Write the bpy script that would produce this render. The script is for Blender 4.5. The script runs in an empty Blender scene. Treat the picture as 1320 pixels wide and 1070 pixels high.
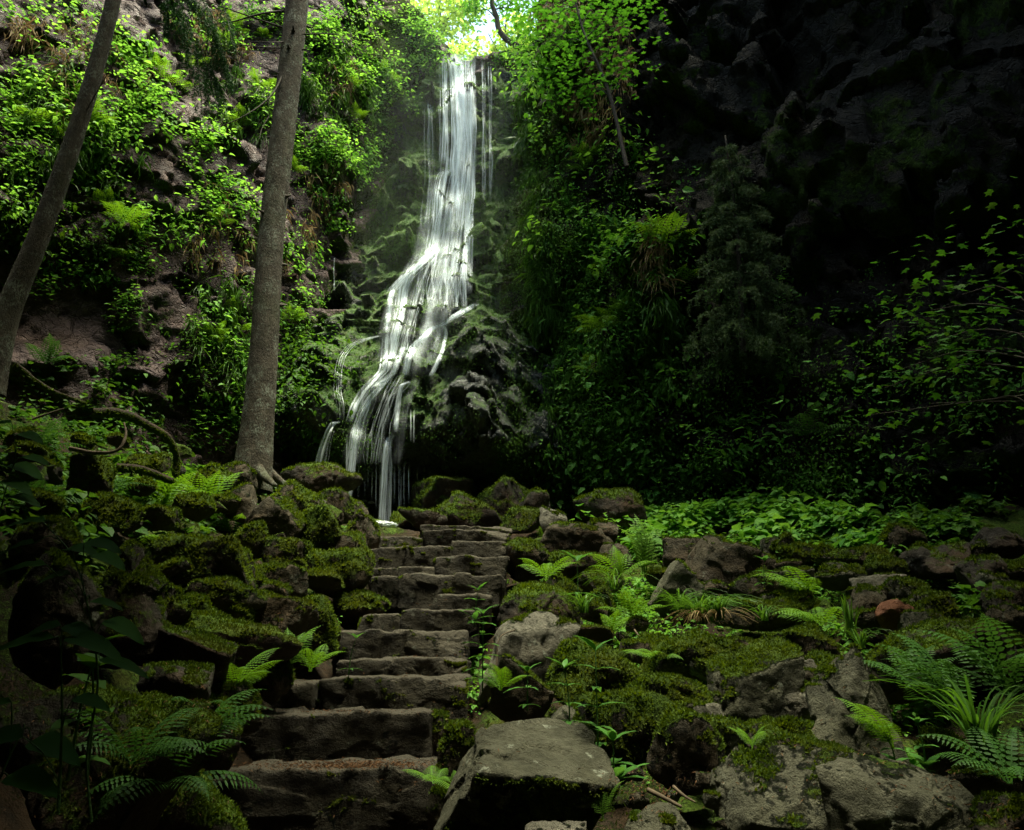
import bpy, bmesh, math, random
import numpy as np
from mathutils import Vector, Matrix, Euler
from mathutils.bvhtree import BVHTree

rng = np.random.default_rng(7)
rnd = random.Random(11)
SC = bpy.context.scene
COL = SC.collection
R = math.radians

# ------------------------------------------------------------------ camera
FPX, CX, CY, PITCH = 1036.0, 660.0, 535.0, R(16)
cp, sp = math.cos(PITCH), math.sin(PITCH)
cam_d = bpy.data.cameras.new('camera')
cam = bpy.data.objects.new('camera', cam_d)
COL.objects.link(cam)
cam.location = (0, 0, 0)
cam.rotation_euler = (R(90) + PITCH, 0, 0)
cam_d.sensor_width = 36
cam_d.lens = 36 * FPX / 1320
cam_d.clip_start = 0.02
cam_d.clip_end = 1000
SC.camera = cam

def ray(px, py):
    u = (px - CX) / FPX
    v = (CY - py) / FPX
    return np.array([u, cp - v * sp, sp + v * cp])
def P(px, py, Y):
    d = ray(px, py)
    return d * (Y / d[1])
def MPP(px, py, Y):
    """metres covered by one photograph pixel at depth Y"""
    return Y / ray(px, py)[1] / FPX

# ------------------------------------------------------------------ noise
_perm = np.random.default_rng(3).permutation(256)
_perm = np.concatenate([_perm, _perm, _perm])
_grad = np.random.default_rng(4).normal(size=(256, 3))
_grad /= np.linalg.norm(_grad, axis=1)[:, None]
def perlin(p):
    p = np.asarray(p, dtype=float)
    i = np.floor(p).astype(int)
    f = p - i
    i &= 255
    w = f * f * f * (f * (f * 6 - 15) + 10)
    out = 0
    for dx in (0, 1):
        for dy in (0, 1):
            for dz in (0, 1):
                h = _perm[_perm[_perm[i[:, 0] + dx] + i[:, 1] + dy] + i[:, 2] + dz]
                g = _grad[h]
                dot = g[:, 0] * (f[:, 0] - dx) + g[:, 1] * (f[:, 1] - dy) + g[:, 2] * (f[:, 2] - dz)
                wx = w[:, 0] if dx else 1 - w[:, 0]
                wy = w[:, 1] if dy else 1 - w[:, 1]
                wz = w[:, 2] if dz else 1 - w[:, 2]
                out = out + dot * wx * wy * wz
    return out * 1.5
def fbm(p, octv=4, gain=.5, lac=2.07):
    a, s, t = 1.0, 0, 0
    p = np.asarray(p, dtype=float)
    for k in range(octv):
        s = s + a * perlin(p + 17.3 * k)
        t += a
        a *= gain
        p = p * lac
    return s / t
def ridged(p, octv=4):
    a, s, t = 1.0, 0, 0
    p = np.asarray(p, dtype=float)
    for k in range(octv):
        s = s + a * (1 - 2 * np.abs(perlin(p + 9.1 * k)))
        t += a
        a *= .5
        p = p * 2.1
    return s / t
_h = np.random.default_rng(5).random((4096, 6))
def facets(p, tilt=1.0):
    """blocky rock: every voronoi cell has its own offset and tilt; returns disp, edge distance"""
    p = np.asarray(p, dtype=float)
    i = np.floor(p).astype(int)
    best = np.full(len(p), 1e9)
    second = np.full(len(p), 1e9)
    val = np.zeros(len(p))
    for dx in (-1, 0, 1):
        for dy in (-1, 0, 1):
            for dz in (-1, 0, 1):
                c = i + np.array([dx, dy, dz])
                hh = (c[:, 0] * 73856093 ^ c[:, 1] * 19349663 ^ c[:, 2] * 83492791) & 4095
                q = _h[hh]
                v = p - (c + q[:, :3])
                d = (v * v).sum(1)
                disp = (q[:, 3] - .5) * 2 + tilt * (v[:, 0] * (q[:, 4] - .5) + v[:, 2] * (q[:, 5] - .5) + v[:, 1] * (q[:, 3] - .5)) * 2
                m = d < best
                second = np.where(m, best, np.minimum(second, d))
                best = np.where(m, d, best)
                val = np.where(m, disp, val)
    return val, np.sqrt(second) - np.sqrt(best)
def sstep(a, b, x):
    t = np.clip((np.asarray(x, dtype=float) - a) / (b - a), 0, 1)
    return t * t * (3 - 2 * t)

# ------------------------------------------------------------------ meshes
def mesh_np(name, verts, faces=None, quads=None, tris=None, smooth=True):
    me = bpy.data.meshes.new(name)
    verts = np.asarray(verts, dtype=np.float32)
    loops, starts, tot = [], [], 0
    if quads is not None and len(quads):
        q = np.asarray(quads, dtype=np.int32)
        loops.append(q.ravel()); starts.append(np.arange(len(q)) * 4 + tot); tot += q.size
    if tris is not None and len(tris):
        t = np.asarray(tris, dtype=np.int32)
        loops.append(t.ravel()); starts.append(np.arange(len(t)) * 3 + tot); tot += t.size
    loops = np.concatenate(loops); starts = np.concatenate(starts)
    me.vertices.add(len(verts)); me.vertices.foreach_set('co', verts.ravel())
    me.loops.add(len(loops)); me.loops.foreach_set('vertex_index', loops.astype(np.int32))
    me.polygons.add(len(starts)); me.polygons.foreach_set('loop_start', starts.astype(np.int32))
    me.update(calc_edges=True)
    me.validate()
    me.polygons.foreach_set('use_smooth', np.full(len(me.polygons), smooth))
    return me
def attr_f(me, name, vals, domain='POINT'):
    a = me.attributes.new(name, 'FLOAT', domain)
    a.data.foreach_set('value', np.asarray(vals, dtype=np.float32))
def link(name, data, mat=None, parent=None, loc=None, rot=None, scale=None):
    o = bpy.data.objects.new(name, data)
    COL.objects.link(o)
    if mat is not None and data is not None and not len(data.materials):
        data.materials.append(mat)
    if parent is not None:
        o.parent = parent
    if loc is not None: o.location = Vector([float(c) for c in loc])
    if rot is not None: o.rotation_euler = rot
    if scale is not None: o.scale = (scale,) * 3 if isinstance(scale, (int, float)) else scale
    return o
def tag(o, label=None, cat=None, group=None, kind=None):
    if label: o['label'] = label
    if cat: o['category'] = cat
    if group: o['group'] = group
    if kind: o['kind'] = kind
    return o
def grid_quads(nu, nv):
    a = np.arange(nu * nv).reshape(nu, nv)
    return np.stack([a[:-1, :-1], a[1:, :-1], a[1:, 1:], a[:-1, 1:]], -1).reshape(-1, 4)
def vnormals(me):
    n = np.empty(len(me.vertices) * 3, dtype=np.float32)
    me.vertices.foreach_get('normal', n)
    return n.reshape(-1, 3)
def vco(me):
    n = np.empty(len(me.vertices) * 3, dtype=np.float32)
    me.vertices.foreach_get('co', n)
    return n.reshape(-1, 3)

# ------------------------------------------------------------------ materials
class NT:
    def __init__(s, name):
        s.m = bpy.data.materials.new(name); s.m.use_nodes = True
        s.t = s.m.node_tree; s.t.nodes.clear()
        s.out = s.t.nodes.new('ShaderNodeOutputMaterial')
    def n(s, typ, **kw):
        x = s.t.nodes.new(typ)
        for k, v in kw.items():
            if k.startswith('i_'):
                x.inputs[k[2:].replace('_', ' ')].default_value = v
            else: setattr(x, k, v)
        return x
    def l(s, a, b): s.t.links.new(a, b)
    def attr(s, nm): return s.n('ShaderNodeAttribute', attribute_name=nm).outputs['Fac']
    def tex(s, scale, detail=6, rough=.6, kind='noise', co=None, stretch=None, dist=0.0):
        if co is None: co = s.n('ShaderNodeTexCoord').outputs['Object']
        if stretch:
            mp = s.n('ShaderNodeMapping'); mp.inputs['Scale'].default_value = stretch
            s.l(co, mp.inputs['Vector']); co = mp.outputs['Vector']
        if kind == 'noise':
            x = s.n('ShaderNodeTexNoise'); x.inputs['Scale'].default_value = scale
            x.inputs['Detail'].default_value = detail; x.inputs['Roughness'].default_value = rough
            x.inputs['Distortion'].default_value = dist
            s.l(co, x.inputs['Vector']); return x.outputs['Fac']
        x = s.n('ShaderNodeTexVoronoi'); x.inputs['Scale'].default_value = scale
        if kind == 'edge': x.feature = 'DISTANCE_TO_EDGE'
        s.l(co, x.inputs['Vector']); return x.outputs['Distance']
    def ramp(s, fac, stops):
        r = s.n('ShaderNodeValToRGB'); e = r.color_ramp.elements
        while len(e) < len(stops): e.new(.5)
        for k, (p, c) in enumerate(stops):
            e[k].position = p; e[k].color = (*c, 1) if len(c) == 3 else c
        s.l(fac, r.inputs['Fac']); return r.outputs['Color']
    def mix(s, f, a, b):
        x = s.n('ShaderNodeMix', data_type='RGBA')
        for sock, v in ((x.inputs[0], f), (x.inputs[6], a), (x.inputs[7], b)):
            if hasattr(v, 'is_output'): s.l(v, sock)
            else: sock.default_value = (*v, 1) if isinstance(v, tuple) else v
        return x.outputs[2]
    def math(s, op, a, b=None, c=None, clamp=False):
        x = s.n('ShaderNodeMath', operation=op, use_clamp=clamp)
        for k, v in enumerate((a, b, c)):
            if v is None: continue
            if hasattr(v, 'is_output'): s.l(v, x.inputs[k])
            else: x.inputs[k].default_value = v
        return x.outputs[0]
    def rng(s, v, a, b, c=0.0, d=1.0):
        x = s.n('ShaderNodeMapRange'); s.l(v, x.inputs[0])
        for k, q in zip((1, 2, 3, 4), (a, b, c, d)): x.inputs[k].default_value = q
        return x.outputs[0]
    def bump(s, h, strength, dist, nrm=None):
        b = s.n('ShaderNodeBump'); b.inputs['Strength'].default_value = strength
        b.inputs['Distance'].default_value = dist; s.l(h, b.inputs['Height'])
        if nrm is not None: s.l(nrm, b.inputs['Normal'])
        return b.outputs['Normal']
    def pbr(s, col, rough=.8, nrm=None, spec=.3):
        b = s.n('ShaderNodeBsdfPrincipled')
        for nm, v in (('Base Color', col), ('Roughness', rough)):
            if hasattr(v, 'is_output'): s.l(v, b.inputs[nm])
            else: b.inputs[nm].default_value = (*v, 1) if isinstance(v, tuple) else v
        b.inputs['Specular IOR Level'].default_value = spec
        if nrm is not None: s.l(nrm, b.inputs['Normal'])
        return b.outputs['BSDF']
    def done(s, sh): s.l(sh, s.out.inputs['Surface']); return s.m

def rock_material(name, c0, c1, c2, moss0=(.032, .055, .010), moss1=(.085, .14, .020), lichen=0.0,
                  rough=(.45, .85), scale=1.0, bumpk=1.0, stain=(.09, .045, .02), strata=None, crack=0, lit_wear=None, spec=.10):
    t = NT(name)
    big = t.tex(1.3 * scale, 5, .6, stretch=strata)
    mid = t.tex(6 * scale, 8, .65, stretch=strata)
    fine = t.tex(38 * scale, 6, .7)
    grain = t.tex(160 * scale, 3, .6)
    col = t.ramp(mid, [(.28, c0), (.5, c1), (.72, c2)])
    col = t.mix(t.rng(big, .5, .72, 0, .75), col, stain)
    col = t.mix(t.rng(fine, .35, .75, 0, .55), col, tuple(x * .45 for x in c1))
    if lichen:
        l = t.math('MULTIPLY', t.rng(t.tex(9 * scale, 5, .7), .6, .66), t.rng(fine, .38, .5))
        col = t.mix(t.math('MULTIPLY', l, lichen), col, (.40, .42, .33))
    if lit_wear:
        g = t.n('ShaderNodeNewGeometry'); sn = t.n('ShaderNodeSeparateXYZ'); t.l(g.outputs['Normal'], sn.inputs[0])
        col = t.mix(t.rng(t.math('ADD', sn.outputs['Z'], t.math('MULTIPLY', t.math('SUBTRACT', fine, .5), .5)), .45, .85, 0, .8), col, lit_wear)  # paler where facing up: worn stone plus lit edges put into the colour
    # moss: painted per vertex where it grows, its edge broken up by noise
    m = t.attr('moss')
    mm = t.math('ADD', m, t.math('MULTIPLY', t.math('SUBTRACT', t.tex(18 * scale, 8, .8), .5), 1.7))
    mm = t.rng(mm, .42, .62)
    mossc = t.mix(t.rng(t.tex(26 * scale, 5, .7), .35, .65), moss0, moss1)
    mossc = t.mix(t.rng(t.tex(3.1 * scale, 3, .5), .5, .7, 0, .5), mossc, (.075, .065, .014))
    col = t.mix(mm, col, mossc)
    mh = t.math('MULTIPLY', mm, t.math('ADD', t.tex(90, 4, .7), .6))
    h = t.math('ADD', t.math('MULTIPLY', mid, 1.0), t.math('MULTIPLY', fine, .60))
    h = t.math('ADD', h, t.math('MULTIPLY', grain, .22))
    h = t.math('ADD', h, t.math('MULTIPLY', mh, .45))
    if crack:
        cv = t.n('ShaderNodeTexCoord').outputs['Object']
        nz_ = t.n('ShaderNodeTexNoise'); nz_.inputs['Scale'].default_value = 2.2; nz_.inputs['Detail'].default_value = 4; t.l(cv, nz_.inputs['Vector'])
        vm = t.n('ShaderNodeVectorMath', operation='MULTIPLY_ADD'); t.l(nz_.outputs['Color'], vm.inputs[0]); vm.inputs[1].default_value = (.9, .9, .9); t.l(cv, vm.inputs[2])
        mp = t.n('ShaderNodeMapping'); mp.inputs['Rotation'].default_value = (.3, .5, .2); mp.inputs['Scale'].default_value = (1, 1, 2.1); t.l(vm.outputs[0], mp.inputs['Vector'])
        e1 = t.tex(1.6, kind='edge', co=mp.outputs[0]); e2 = t.tex(4.6, kind='edge', co=mp.outputs[0])
        e = t.math('MULTIPLY', t.rng(e1, 0, .05), t.rng(e2, 0, .07, .45, 1))
        v3 = t.n('ShaderNodeTexVoronoi'); v3.inputs['Scale'].default_value = 4.6; t.l(mp.outputs[0], v3.inputs['Vector'])
        sg = t.n('ShaderNodeSeparateXYZ'); t.l(v3.outputs['Color'], sg.inputs[0])
        h = t.math('ADD', h, t.math('ADD', t.math('MULTIPLY', e, .8 * crack), t.math('MULTIPLY', sg.outputs[0], .5 * crack)))
        col = t.mix(t.rng(sg.outputs[1], 0, 1, 0, .35), col, tuple(x * .5 for x in c1))
    nrm = t.bump(h, .9 * bumpk, .05 / scale)
    r = t.mix(mm, t.rng(mid, .3, .7, rough[0], rough[1]), (.95, .95, .95))
    return t.done(t.pbr(col, r, nrm, spec))

def leaf_material(name, dark, light, trans=.45, rough=.55, tint=None, spec=.11):
    t = NT(name)
    v = t.attr('v')
    col = t.ramp(v, [(0, dark), (1, light)])
    nz = t.tex(2.2, 3, .5)
    if tint is not None:
        col = t.mix(t.rng(nz, .45, .65, 0, .7), col, tint)
    b = t.pbr(col, rough, None, spec)
    tr = t.n('ShaderNodeBsdfTranslucent')
    hs = t.n('ShaderNodeHueSaturation'); hs.inputs['Hue'].default_value = .485
    hs.inputs['Saturation'].default_value = 1.1; hs.inputs['Value'].default_value = 1.35
    t.l(col, hs.inputs['Color']); t.l(hs.outputs['Color'], tr.inputs['Color'])
    mx = t.n('ShaderNodeMixShader'); mx.inputs[0].default_value = trans
    t.l(b, mx.inputs[1]); t.l(tr.outputs[0], mx.inputs[2])
    return t.done(mx.outputs[0])

M = {}
M['cliff_l'] = rock_material('left_cliff_rock', (.036, .026, .029), (.125, .088, .088), (.235, .17, .155), scale=.8, bumpk=1.1, strata=(1, 1, 1.5), rough=(.35, .8), crack=1)
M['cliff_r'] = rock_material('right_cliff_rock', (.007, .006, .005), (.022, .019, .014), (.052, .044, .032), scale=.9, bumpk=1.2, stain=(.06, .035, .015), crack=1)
M['fallrock'] = rock_material('wet_rock', (.014, .016, .015), (.045, .05, .045), (.09, .097, .088), moss0=(.025, .055, .014), moss1=(.11, .20, .045), rough=(.12, .45), spec=.5, stain=(.03, .035, .02), scale=1.1, bumpk=1.3)
M['rock'] = rock_material('boulder_stone', (.032, .027, .017), (.085, .071, .047), (.155, .132, .092), lichen=.35, bumpk=1.4)
M['greyrock'] = rock_material('grey_boulder_stone', (.055, .053, .036), (.125, .12, .082), (.21, .20, .145), lichen=.8, stain=(.10, .095, .055), bumpk=1.35)
M['palerock'] = rock_material('pale_boulder_stone', (.10, .092, .07), (.19, .175, .135), (.30, .28, .22), lichen=.9, stain=(.16, .13, .09), bumpk=1.3)
M['redrock'] = rock_material('rusty_boulder_stone', (.08, .035, .022), (.2, .085, .05), (.3, .15, .09), lichen=.2, stain=(.2, .08, .04))
M['step'] = rock_material('step_stone', (.022, .019, .014), (.060, .051, .038), (.115, .10, .075), lichen=.3, stain=(.05, .042, .022), lit_wear=(.135, .118, .090), strata=(.8, .8, 1.4), bumpk=1.6)  # treads paled to look lit as well as worn
M['ground'] = rock_material('forest_floor', (.012, .009, .006), (.035, .024, .015), (.075, .048, .028), moss0=(.018, .028, .006), stain=(.07, .04, .02), rough=(.8, .95), scale=2.5, bumpk=1.2)
M['leaf_cliff'] = leaf_material('cliff_plant_leaf', (.06, .18, .032), (.22, .43, .085), .48)
M['leaf_ivy'] = leaf_material('ivy_leaf', (.035, .10, .018), (.12, .27, .04), .4, .65, tint=(.08, .17, .02), spec=.08)
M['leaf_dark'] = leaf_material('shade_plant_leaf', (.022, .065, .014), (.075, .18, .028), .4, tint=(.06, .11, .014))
M['leaf_near'] = leaf_material('near_plant_leaf', (.016, .06, .012), (.05, .15, .022), .3, tint=(.03, .055, .01), rough=.7, spec=.06)
M['needle_light'] = leaf_material('drooping_spruce_needle', (.03, .055, .022), (.085, .125, .05), .2, .6)
M['leaf_bed'] = leaf_material('bed_plant_leaf', (.055, .17, .028), (.19, .39, .07), .4)
M['leaf_herb'] = leaf_material('herb_leaf', (.035, .10, .022), (.09, .22, .045), .35, .4)
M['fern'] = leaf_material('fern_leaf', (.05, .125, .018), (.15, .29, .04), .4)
M['fernshade'] = leaf_material('shaded_fern_leaf', (.02, .06, .014), (.055, .13, .025), .35)  # darkened fern leaf: shade put into the colour of the dim ferns
M['grass'] = leaf_material('sedge_leaf', (.035, .09, .015), (.10, .21, .035), .35, .4)
M['drygrass'] = leaf_material('dry_sedge_leaf', (.16, .11, .05), (.34, .25, .13), .3, .6)
M['far'] = leaf_material('beech_leaf', (.16, .27, .06), (.42, .55, .16), .6)
M['maple'] = leaf_material('maple_leaf', (.032, .115, .018), (.09, .25, .038), .45)
M['needle'] = leaf_material('spruce_needle', (.012, .045, .014), (.035, .10, .025), .2, .5)
M['moss'] = leaf_material('moss_tuft', (.026, .050, .007), (.125, .185, .022), .3, .8, tint=(.085, .10, .018))
M['wetmoss'] = leaf_material('wet_moss_tuft', (.03, .075, .015), (.12, .24, .04), .3, .6)
def bark_mat():
    t = NT('spruce_bark')
    co = t.n('ShaderNodeTexCoord').outputs['Object']
    a = t.tex(9, 6, .65, stretch=(1, 1, .45)); f = t.tex(60, 5, .7, stretch=(1, 1, .6)); v = t.tex(26, kind='edge', stretch=(1, 1, .5), dist=0)
    col = t.ramp(a, [(.3, (.04, .031, .022)), (.55, (.10, .082, .058)), (.75, (.19, .165, .125))])
    bands = t.tex(5, 5, .75, stretch=(.35, .35, 4.5))
    col = t.mix(t.rng(bands, .56, .66, 0, .7), col, (.03, .024, .018))
    col = t.mix(t.rng(t.tex(30, 4, .7, stretch=(1.4, 1.4, .25)), .5, .62, 0, .6), col, (.04, .033, .025))
    col = t.mix(t.rng(f, .4, .7, 0, .6), col, (.035, .03, .024))
    col = t.mix(t.math('MULTIPLY', t.rng(t.tex(5.3, 6, .75), .48, .6), t.rng(f, .46, .55), ), col, (.22, .24, .19))
    col = t.mix(t.rng(t.tex(1.1, 5, .7), .5, .68, 0, .5), col, (.05, .075, .02))
    h = t.math('ADD', t.math('MULTIPLY', t.rng(v, 0, .10), .10), t.math('ADD', t.math('MULTIPLY', f, 1.3), t.math('MULTIPLY', a, .8)))
    return t.done(t.pbr(col, .85, t.bump(h, 1.0, .035), .2))
M['bark'] = bark_mat()
def plain(name, c0, c1, rough=.8, sc=20):
    t = NT(name); f = t.tex(sc, 5, .7)
    return t.done(t.pbr(t.ramp(f, [(.3, c0), (.7, c1)]), rough, t.bump(f, .6, .01), .25))
M['twig'] = plain('twig_bark', (.02, .016, .012), (.07, .055, .04))
M['deadwood'] = plain('dead_wood', (.045, .032, .02), (.14, .10, .062))
M['stem'] = plain('plant_stem', (.04, .10, .02), (.08, .17, .04), .6, 60)
M['litter'] = plain('needle_litter', (.05, .025, .012), (.22, .11, .05), .9, 90)
M['shaderock'] = rock_material('shaded_boulder_stone', (.018, .016, .013), (.045, .038, .03), (.085, .074, .06), lichen=.3, bumpk=.9)  # darkened copy of the boulder stone, shade painted into its colour
M['barkmoss'] = rock_material('mossy_dead_bark', (.02, .014, .01), (.05, .036, .024), (.09, .065, .042), scale=2)
# ------------------------------------------------------------------ ground
_gy = np.array([-60, -10, 0, 2.0, 2.8, 4.0, 5.0, 6.0, 7.0, 8.4, 10, 12, 16, 60])
_gz = np.array([-9, -2.6, -1.3, -.85, -.68, -.42, -.13, .16, .5, 1.12, 1.62, 1.75, 1.9, 3])
def gh(x, y):
    x = np.asarray(x, dtype=float); y = np.asarray(y, dtype=float)
    z = np.interp(y, _gy, _gz)
    # the bank on the left, steep near the camera and lower towards the cliff
    sl = np.interp(y, [0, 3, 5, 7, 9, 12], [.95, .75, .62, .50, .30, .18])
    d = np.clip(-1.15 - x, 0, 7)
    z = z + d * sl
    # stair trench
    xc = stair_x(y)
    z = z - .16 * np.exp(-((x - xc) / .62) ** 4) * sstep(1.5, 3, y) * (1 - sstep(8.2, 9, y))
    # unseen valley sides added behind the viewpoint to block low light
    z = z + 1.1 * np.clip(-x - 9, 0, 30) ** .9 + .8 * np.clip(-y - 9, 0, 30) ** .9 + .6 * np.clip(x - 10, 0, 30)
    # right side
    z = z + .16 * np.clip(x - 2.2, 0, 6) * sstep(2, 5, y)
    # pool hollow below the fall
    z = z - .35 * np.exp(-((x + 1.6) / 1.3) ** 2 - ((y - 11.4) / 1.1) ** 2)
    return z
def stair_x(y):
    return np.interp(y, [0, 4.3, 5.2, 6.55, 8.4, 12], [-1.2, -.98, -.82, -.58, -.47, -.8])
def gnoise(x, y):
    p = np.stack([x, y, np.zeros_like(x)], -1)
    n = .16 * fbm(p * .8, 3) + .07 * fbm(p * 3.1, 4)
    f, e = facets(p * 2.6 + .5)
    n = n + .055 * f * sstep(.02, .12, e) - .03 * (1 - sstep(0, .12, e))
    return n
def nonuni(lo, a, b, hi, step, nout):
    l = a - np.geomspace(step, a - lo, nout)[::-1]
    r_ = b + np.geomspace(step, hi - b, nout)
    return np.concatenate([l, np.arange(a, b, step), r_])
gx = nonuni(-70, -6.5, 7.0, 70, .045, 22)
gy = nonuni(-60, 1.0, 13.0, 70, .045, 22)
X, Y = np.meshgrid(gx, gy, indexing='ij')
xf, yf = X.ravel(), Y.ravel()
zf = gh(xf, yf) + gnoise(xf, yf) - .21 - .15 * np.exp(-((xf + 1.05) / .8) ** 2 - ((yf - 3.55) / .6) ** 2)
me = mesh_np('ground', np.stack([xf, yf, zf], -1), quads=grid_quads(len(gx), len(gy)))
p2 = np.stack([xf, yf, zf], -1)
gm = .35 + .9 * fbm(p2 * 1.7, 4) + .25 * sstep(0, 1, np.abs(xf - stair_x(yf)) - .5) - .5 * np.exp(-((xf - stair_x(yf)) / .5) ** 2)
attr_f(me, 'moss', np.clip(gm, 0, 1))
ground = tag(link('ground', me, M['ground']), 'dark forest floor of soil, needles and moss between the boulders', None, None, 'structure')

# ------------------------------------------------------------------ cliffs
def catmull(pts, n):
    pts = np.asarray(pts, float)
    d = np.concatenate([[0], np.cumsum(np.linalg.norm(np.diff(pts[:, :2], axis=0), axis=1))])
    s = np.linspace(0, d[-1], n)
    out = np.stack([np.interp(s, d, pts[:, k]) for k in range(pts.shape[1])], -1)
    k = max(3, n // (len(pts) * 2)) | 1
    ker = np.hanning(k + 2)[1:-1]; ker /= ker.sum()
    pad = np.pad(out, ((k // 2, k // 2), (0, 0)), mode='edge')
    return np.stack([np.convolve(pad[:, j], ker, 'valid') for j in range(out.shape[1])], -1), s
def cliff(name, pts, mat, step, seed, amp, mossf, back=8.0, zb=-2.0, label=''):
    """pts: x, y, top height, lean (metres of setback per metre of height, over zl), zl"""
    L = np.linalg.norm(np.diff(np.asarray(pts)[:, :2], axis=0), axis=1).sum()
    n = int(L / step)
    c, s = catmull(pts, n)
    t = np.gradient(c[:, :2], axis=0); t /= np.linalg.norm(t, axis=1)[:, None]
    nrm = np.stack([t[:, 1], -t[:, 0]], -1)          # towards the gorge
    nz = int((17 - zb) / step)
    w = np.linspace(0, 1, nz)
    nb = 14
    V = np.zeros((n, nz + nb, 3))
    top = c[:, 2]
    z = zb + (top[:, None] - zb) * w[None, :]
    set_ = c[:, 3][:, None] * np.clip(z - 1.5, 0, 20) + c[:, 4][:, None] * np.clip(z - 8, 0, 20)
    bx = c[:, 0][:, None] - nrm[:, 0][:, None] * set_
    by = c[:, 1][:, None] - nrm[:, 1][:, None] * set_
    p = np.stack([bx.ravel(), by.ravel(), z.ravel()], -1)
    q = p + seed * 7.7
    qs = q * np.array([1, 1, .75])
    qs = qs @ np.array([[.88, 0, -.47], [0, 1, 0], [.47, 0, .88]])
    d = amp * 1.2 * fbm(qs * .33, 3) + amp * .10 * ridged(qs * .8, 4)
    f1, e1 = facets(qs * .6 + .25 * fbm(q * 2, 2)[:, None]); f2, e2 = facets(qs * 1.7 + .4 * fbm(q * 3, 2)[:, None]); f3, e3 = facets(qs * 4.6)
    d = d + amp * .50 * f1 + amp * .24 * f2 + amp * .085 * f3 - amp * .10 * (1 - sstep(0, .09, e1))
    d = d + amp * .07 * fbm(q * 7, 4)
    # shallow ledges
    lz = q[:, 2] * 1.1 + .9 * fbm(q * .6, 2)
    d = d + amp * .22 * (1 - 2 * (lz - np.floor(lz))) ** 3 * sstep(-.1, .4, fbm(q * .5 + 5, 2))
    d = d.reshape(n, nz)
    # calm the rim
    rim = 1 - .6 * sstep(.95, 1, w)[None, :]
    d = d * rim
    V[:, :nz, 0] = bx + nrm[:, 0][:, None] * d
    V[:, :nz, 1] = by + nrm[:, 1][:, None] * d
    V[:, :nz, 2] = z
    for k in range(nb):                              # the plateau behind the rim
        b = back * ((k + 1) / nb) ** 2
        V[:, nz + k, 0] = V[:, nz - 1, 0] - nrm[:, 0] * b
        V[:, nz + k, 1] = V[:, nz - 1, 1] - nrm[:, 1] * b
        V[:, nz + k, 2] = z[:, -1] + .25 * b ** .7
    me = mesh_np(name, V.reshape(-1, 3), quads=grid_quads(n, nz + nb)[:, ::-1])
    co, no = vco(me), vnormals(me)
    m = mossf(co, no)
    attr_f(me, 'moss', np.clip(m, 0, 1))
    o = tag(link(name, me, mat), label, None, None, 'structure')
    return o, V, n, nz
mossL = lambda co, no: .30 + .55 * fbm(co * .9, 4) + .55 * no[:, 2] + .55 * np.exp(-((co[:, 0] + 2.3) / .9) ** 2)
mossR = lambda co, no: .38 + .3 * (1 - sstep(.6, 1.4, co[:, 0])) - .4 * sstep(7, 10, co[:, 2]) * sstep(1.5, 3, co[:, 0]) + .8 * fbm(co * .8 + 3, 4) + .55 * no[:, 2]
LEFT = [(-12, -4, 15, .12, .1), (-10, 2, 16, .12, .1), (-8.2, 6, 16, .14, .1), (-6.4, 8.3, 16.5, .14, .12), (-4.4, 9.9, 17, .16, .2), (-3.4, 11.2, 17, .13, .28),
        (-2.95, 12.6, 17, .04, .14), (-2.55, 14.2, 16, .03, .05), (-2.0, 15.2, 13.6, 0, 0), (-1.2, 15.5, 12.75, 0, 0), (-.2, 15.5, 12.95, 0, 0), (1.4, 15.6, 13.6, 0, 0)]
RIGHT = [(1.6, 18, 14.5, 0, 0), (.55, 16.4, 13.6, 0, 0), (.38, 14.6, 14.2, 0.01, .05), (.28, 12.8, 16, .012, .02), (.75, 11.5, 17, .03, .01), (2.2, 10.3, 17, .03, -.05), (4.2, 9.2, 17, .0, -.16),
         (6.2, 8.0, 17, -.03, -.22), (8.2, 5.2, 17, -.05, -.26), (8.8, 2, 17, -.06, -.2), (8.4, -5, 17, -.06, -.1)]
cl, VL, nL, nzL = cliff('cliff_left', LEFT, M['cliff_l'], .05, 1.0, .46, mossL, label='steep purple brown rock wall draped in bright green plants left of the waterfall')
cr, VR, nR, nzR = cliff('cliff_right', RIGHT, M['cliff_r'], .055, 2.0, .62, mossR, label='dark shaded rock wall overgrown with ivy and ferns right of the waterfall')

# ------------------------------------------------------------------ the rock the water runs down
_fz = np.array([.6, 1.3, 1.9, 2.3, 2.6, 3.2, 3.9, 4.7, 5.5, 6.3, 7.1, 8.4, 9.8, 11.2, 12.4, 13])
_fy = np.array([12.2, 12.2, 12.0, 11.35, 10.85, 11.0, 11.45, 12.1, 12.8, 13.4, 13.8, 14.25, 14.6, 14.8, 15.0, 15.4])
_fx = np.array([-1.4, -1.4, -1.4, -1.45, -1.5, -1.5, -1.45, -1.4, -1.3, -1.2, -1.2, -1.1, -1.05, -1.05, -1.1, -1.1])
_fw = np.array([1.5, 1.5, 1.5, 1.5, 1.5, 1.5, 1.5, 1.5, 1.45, 1.5, 1.5, 1.5, 1.5, 1.5, 1.5, 1.5])
fxs = np.arange(-4.2, 1.5, .036); fzs = np.arange(.6, 12.9, .04)
FX, FZ = np.meshgrid(fxs, fzs, indexing='ij')
x, z = FX.ravel(), FZ.ravel()
q = np.stack([x, np.zeros_like(x), z], -1)
zl = z + .55 * fbm(q * .9, 3) + .12 * x
st = .62
zt = (np.floor(zl / st) + sstep(.35, .95, (zl / st) % 1)) * st     # stepped: small ledges
zt = zt * .34 + zl * .66
yy = np.interp(zt, _fz, _fy)
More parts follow.
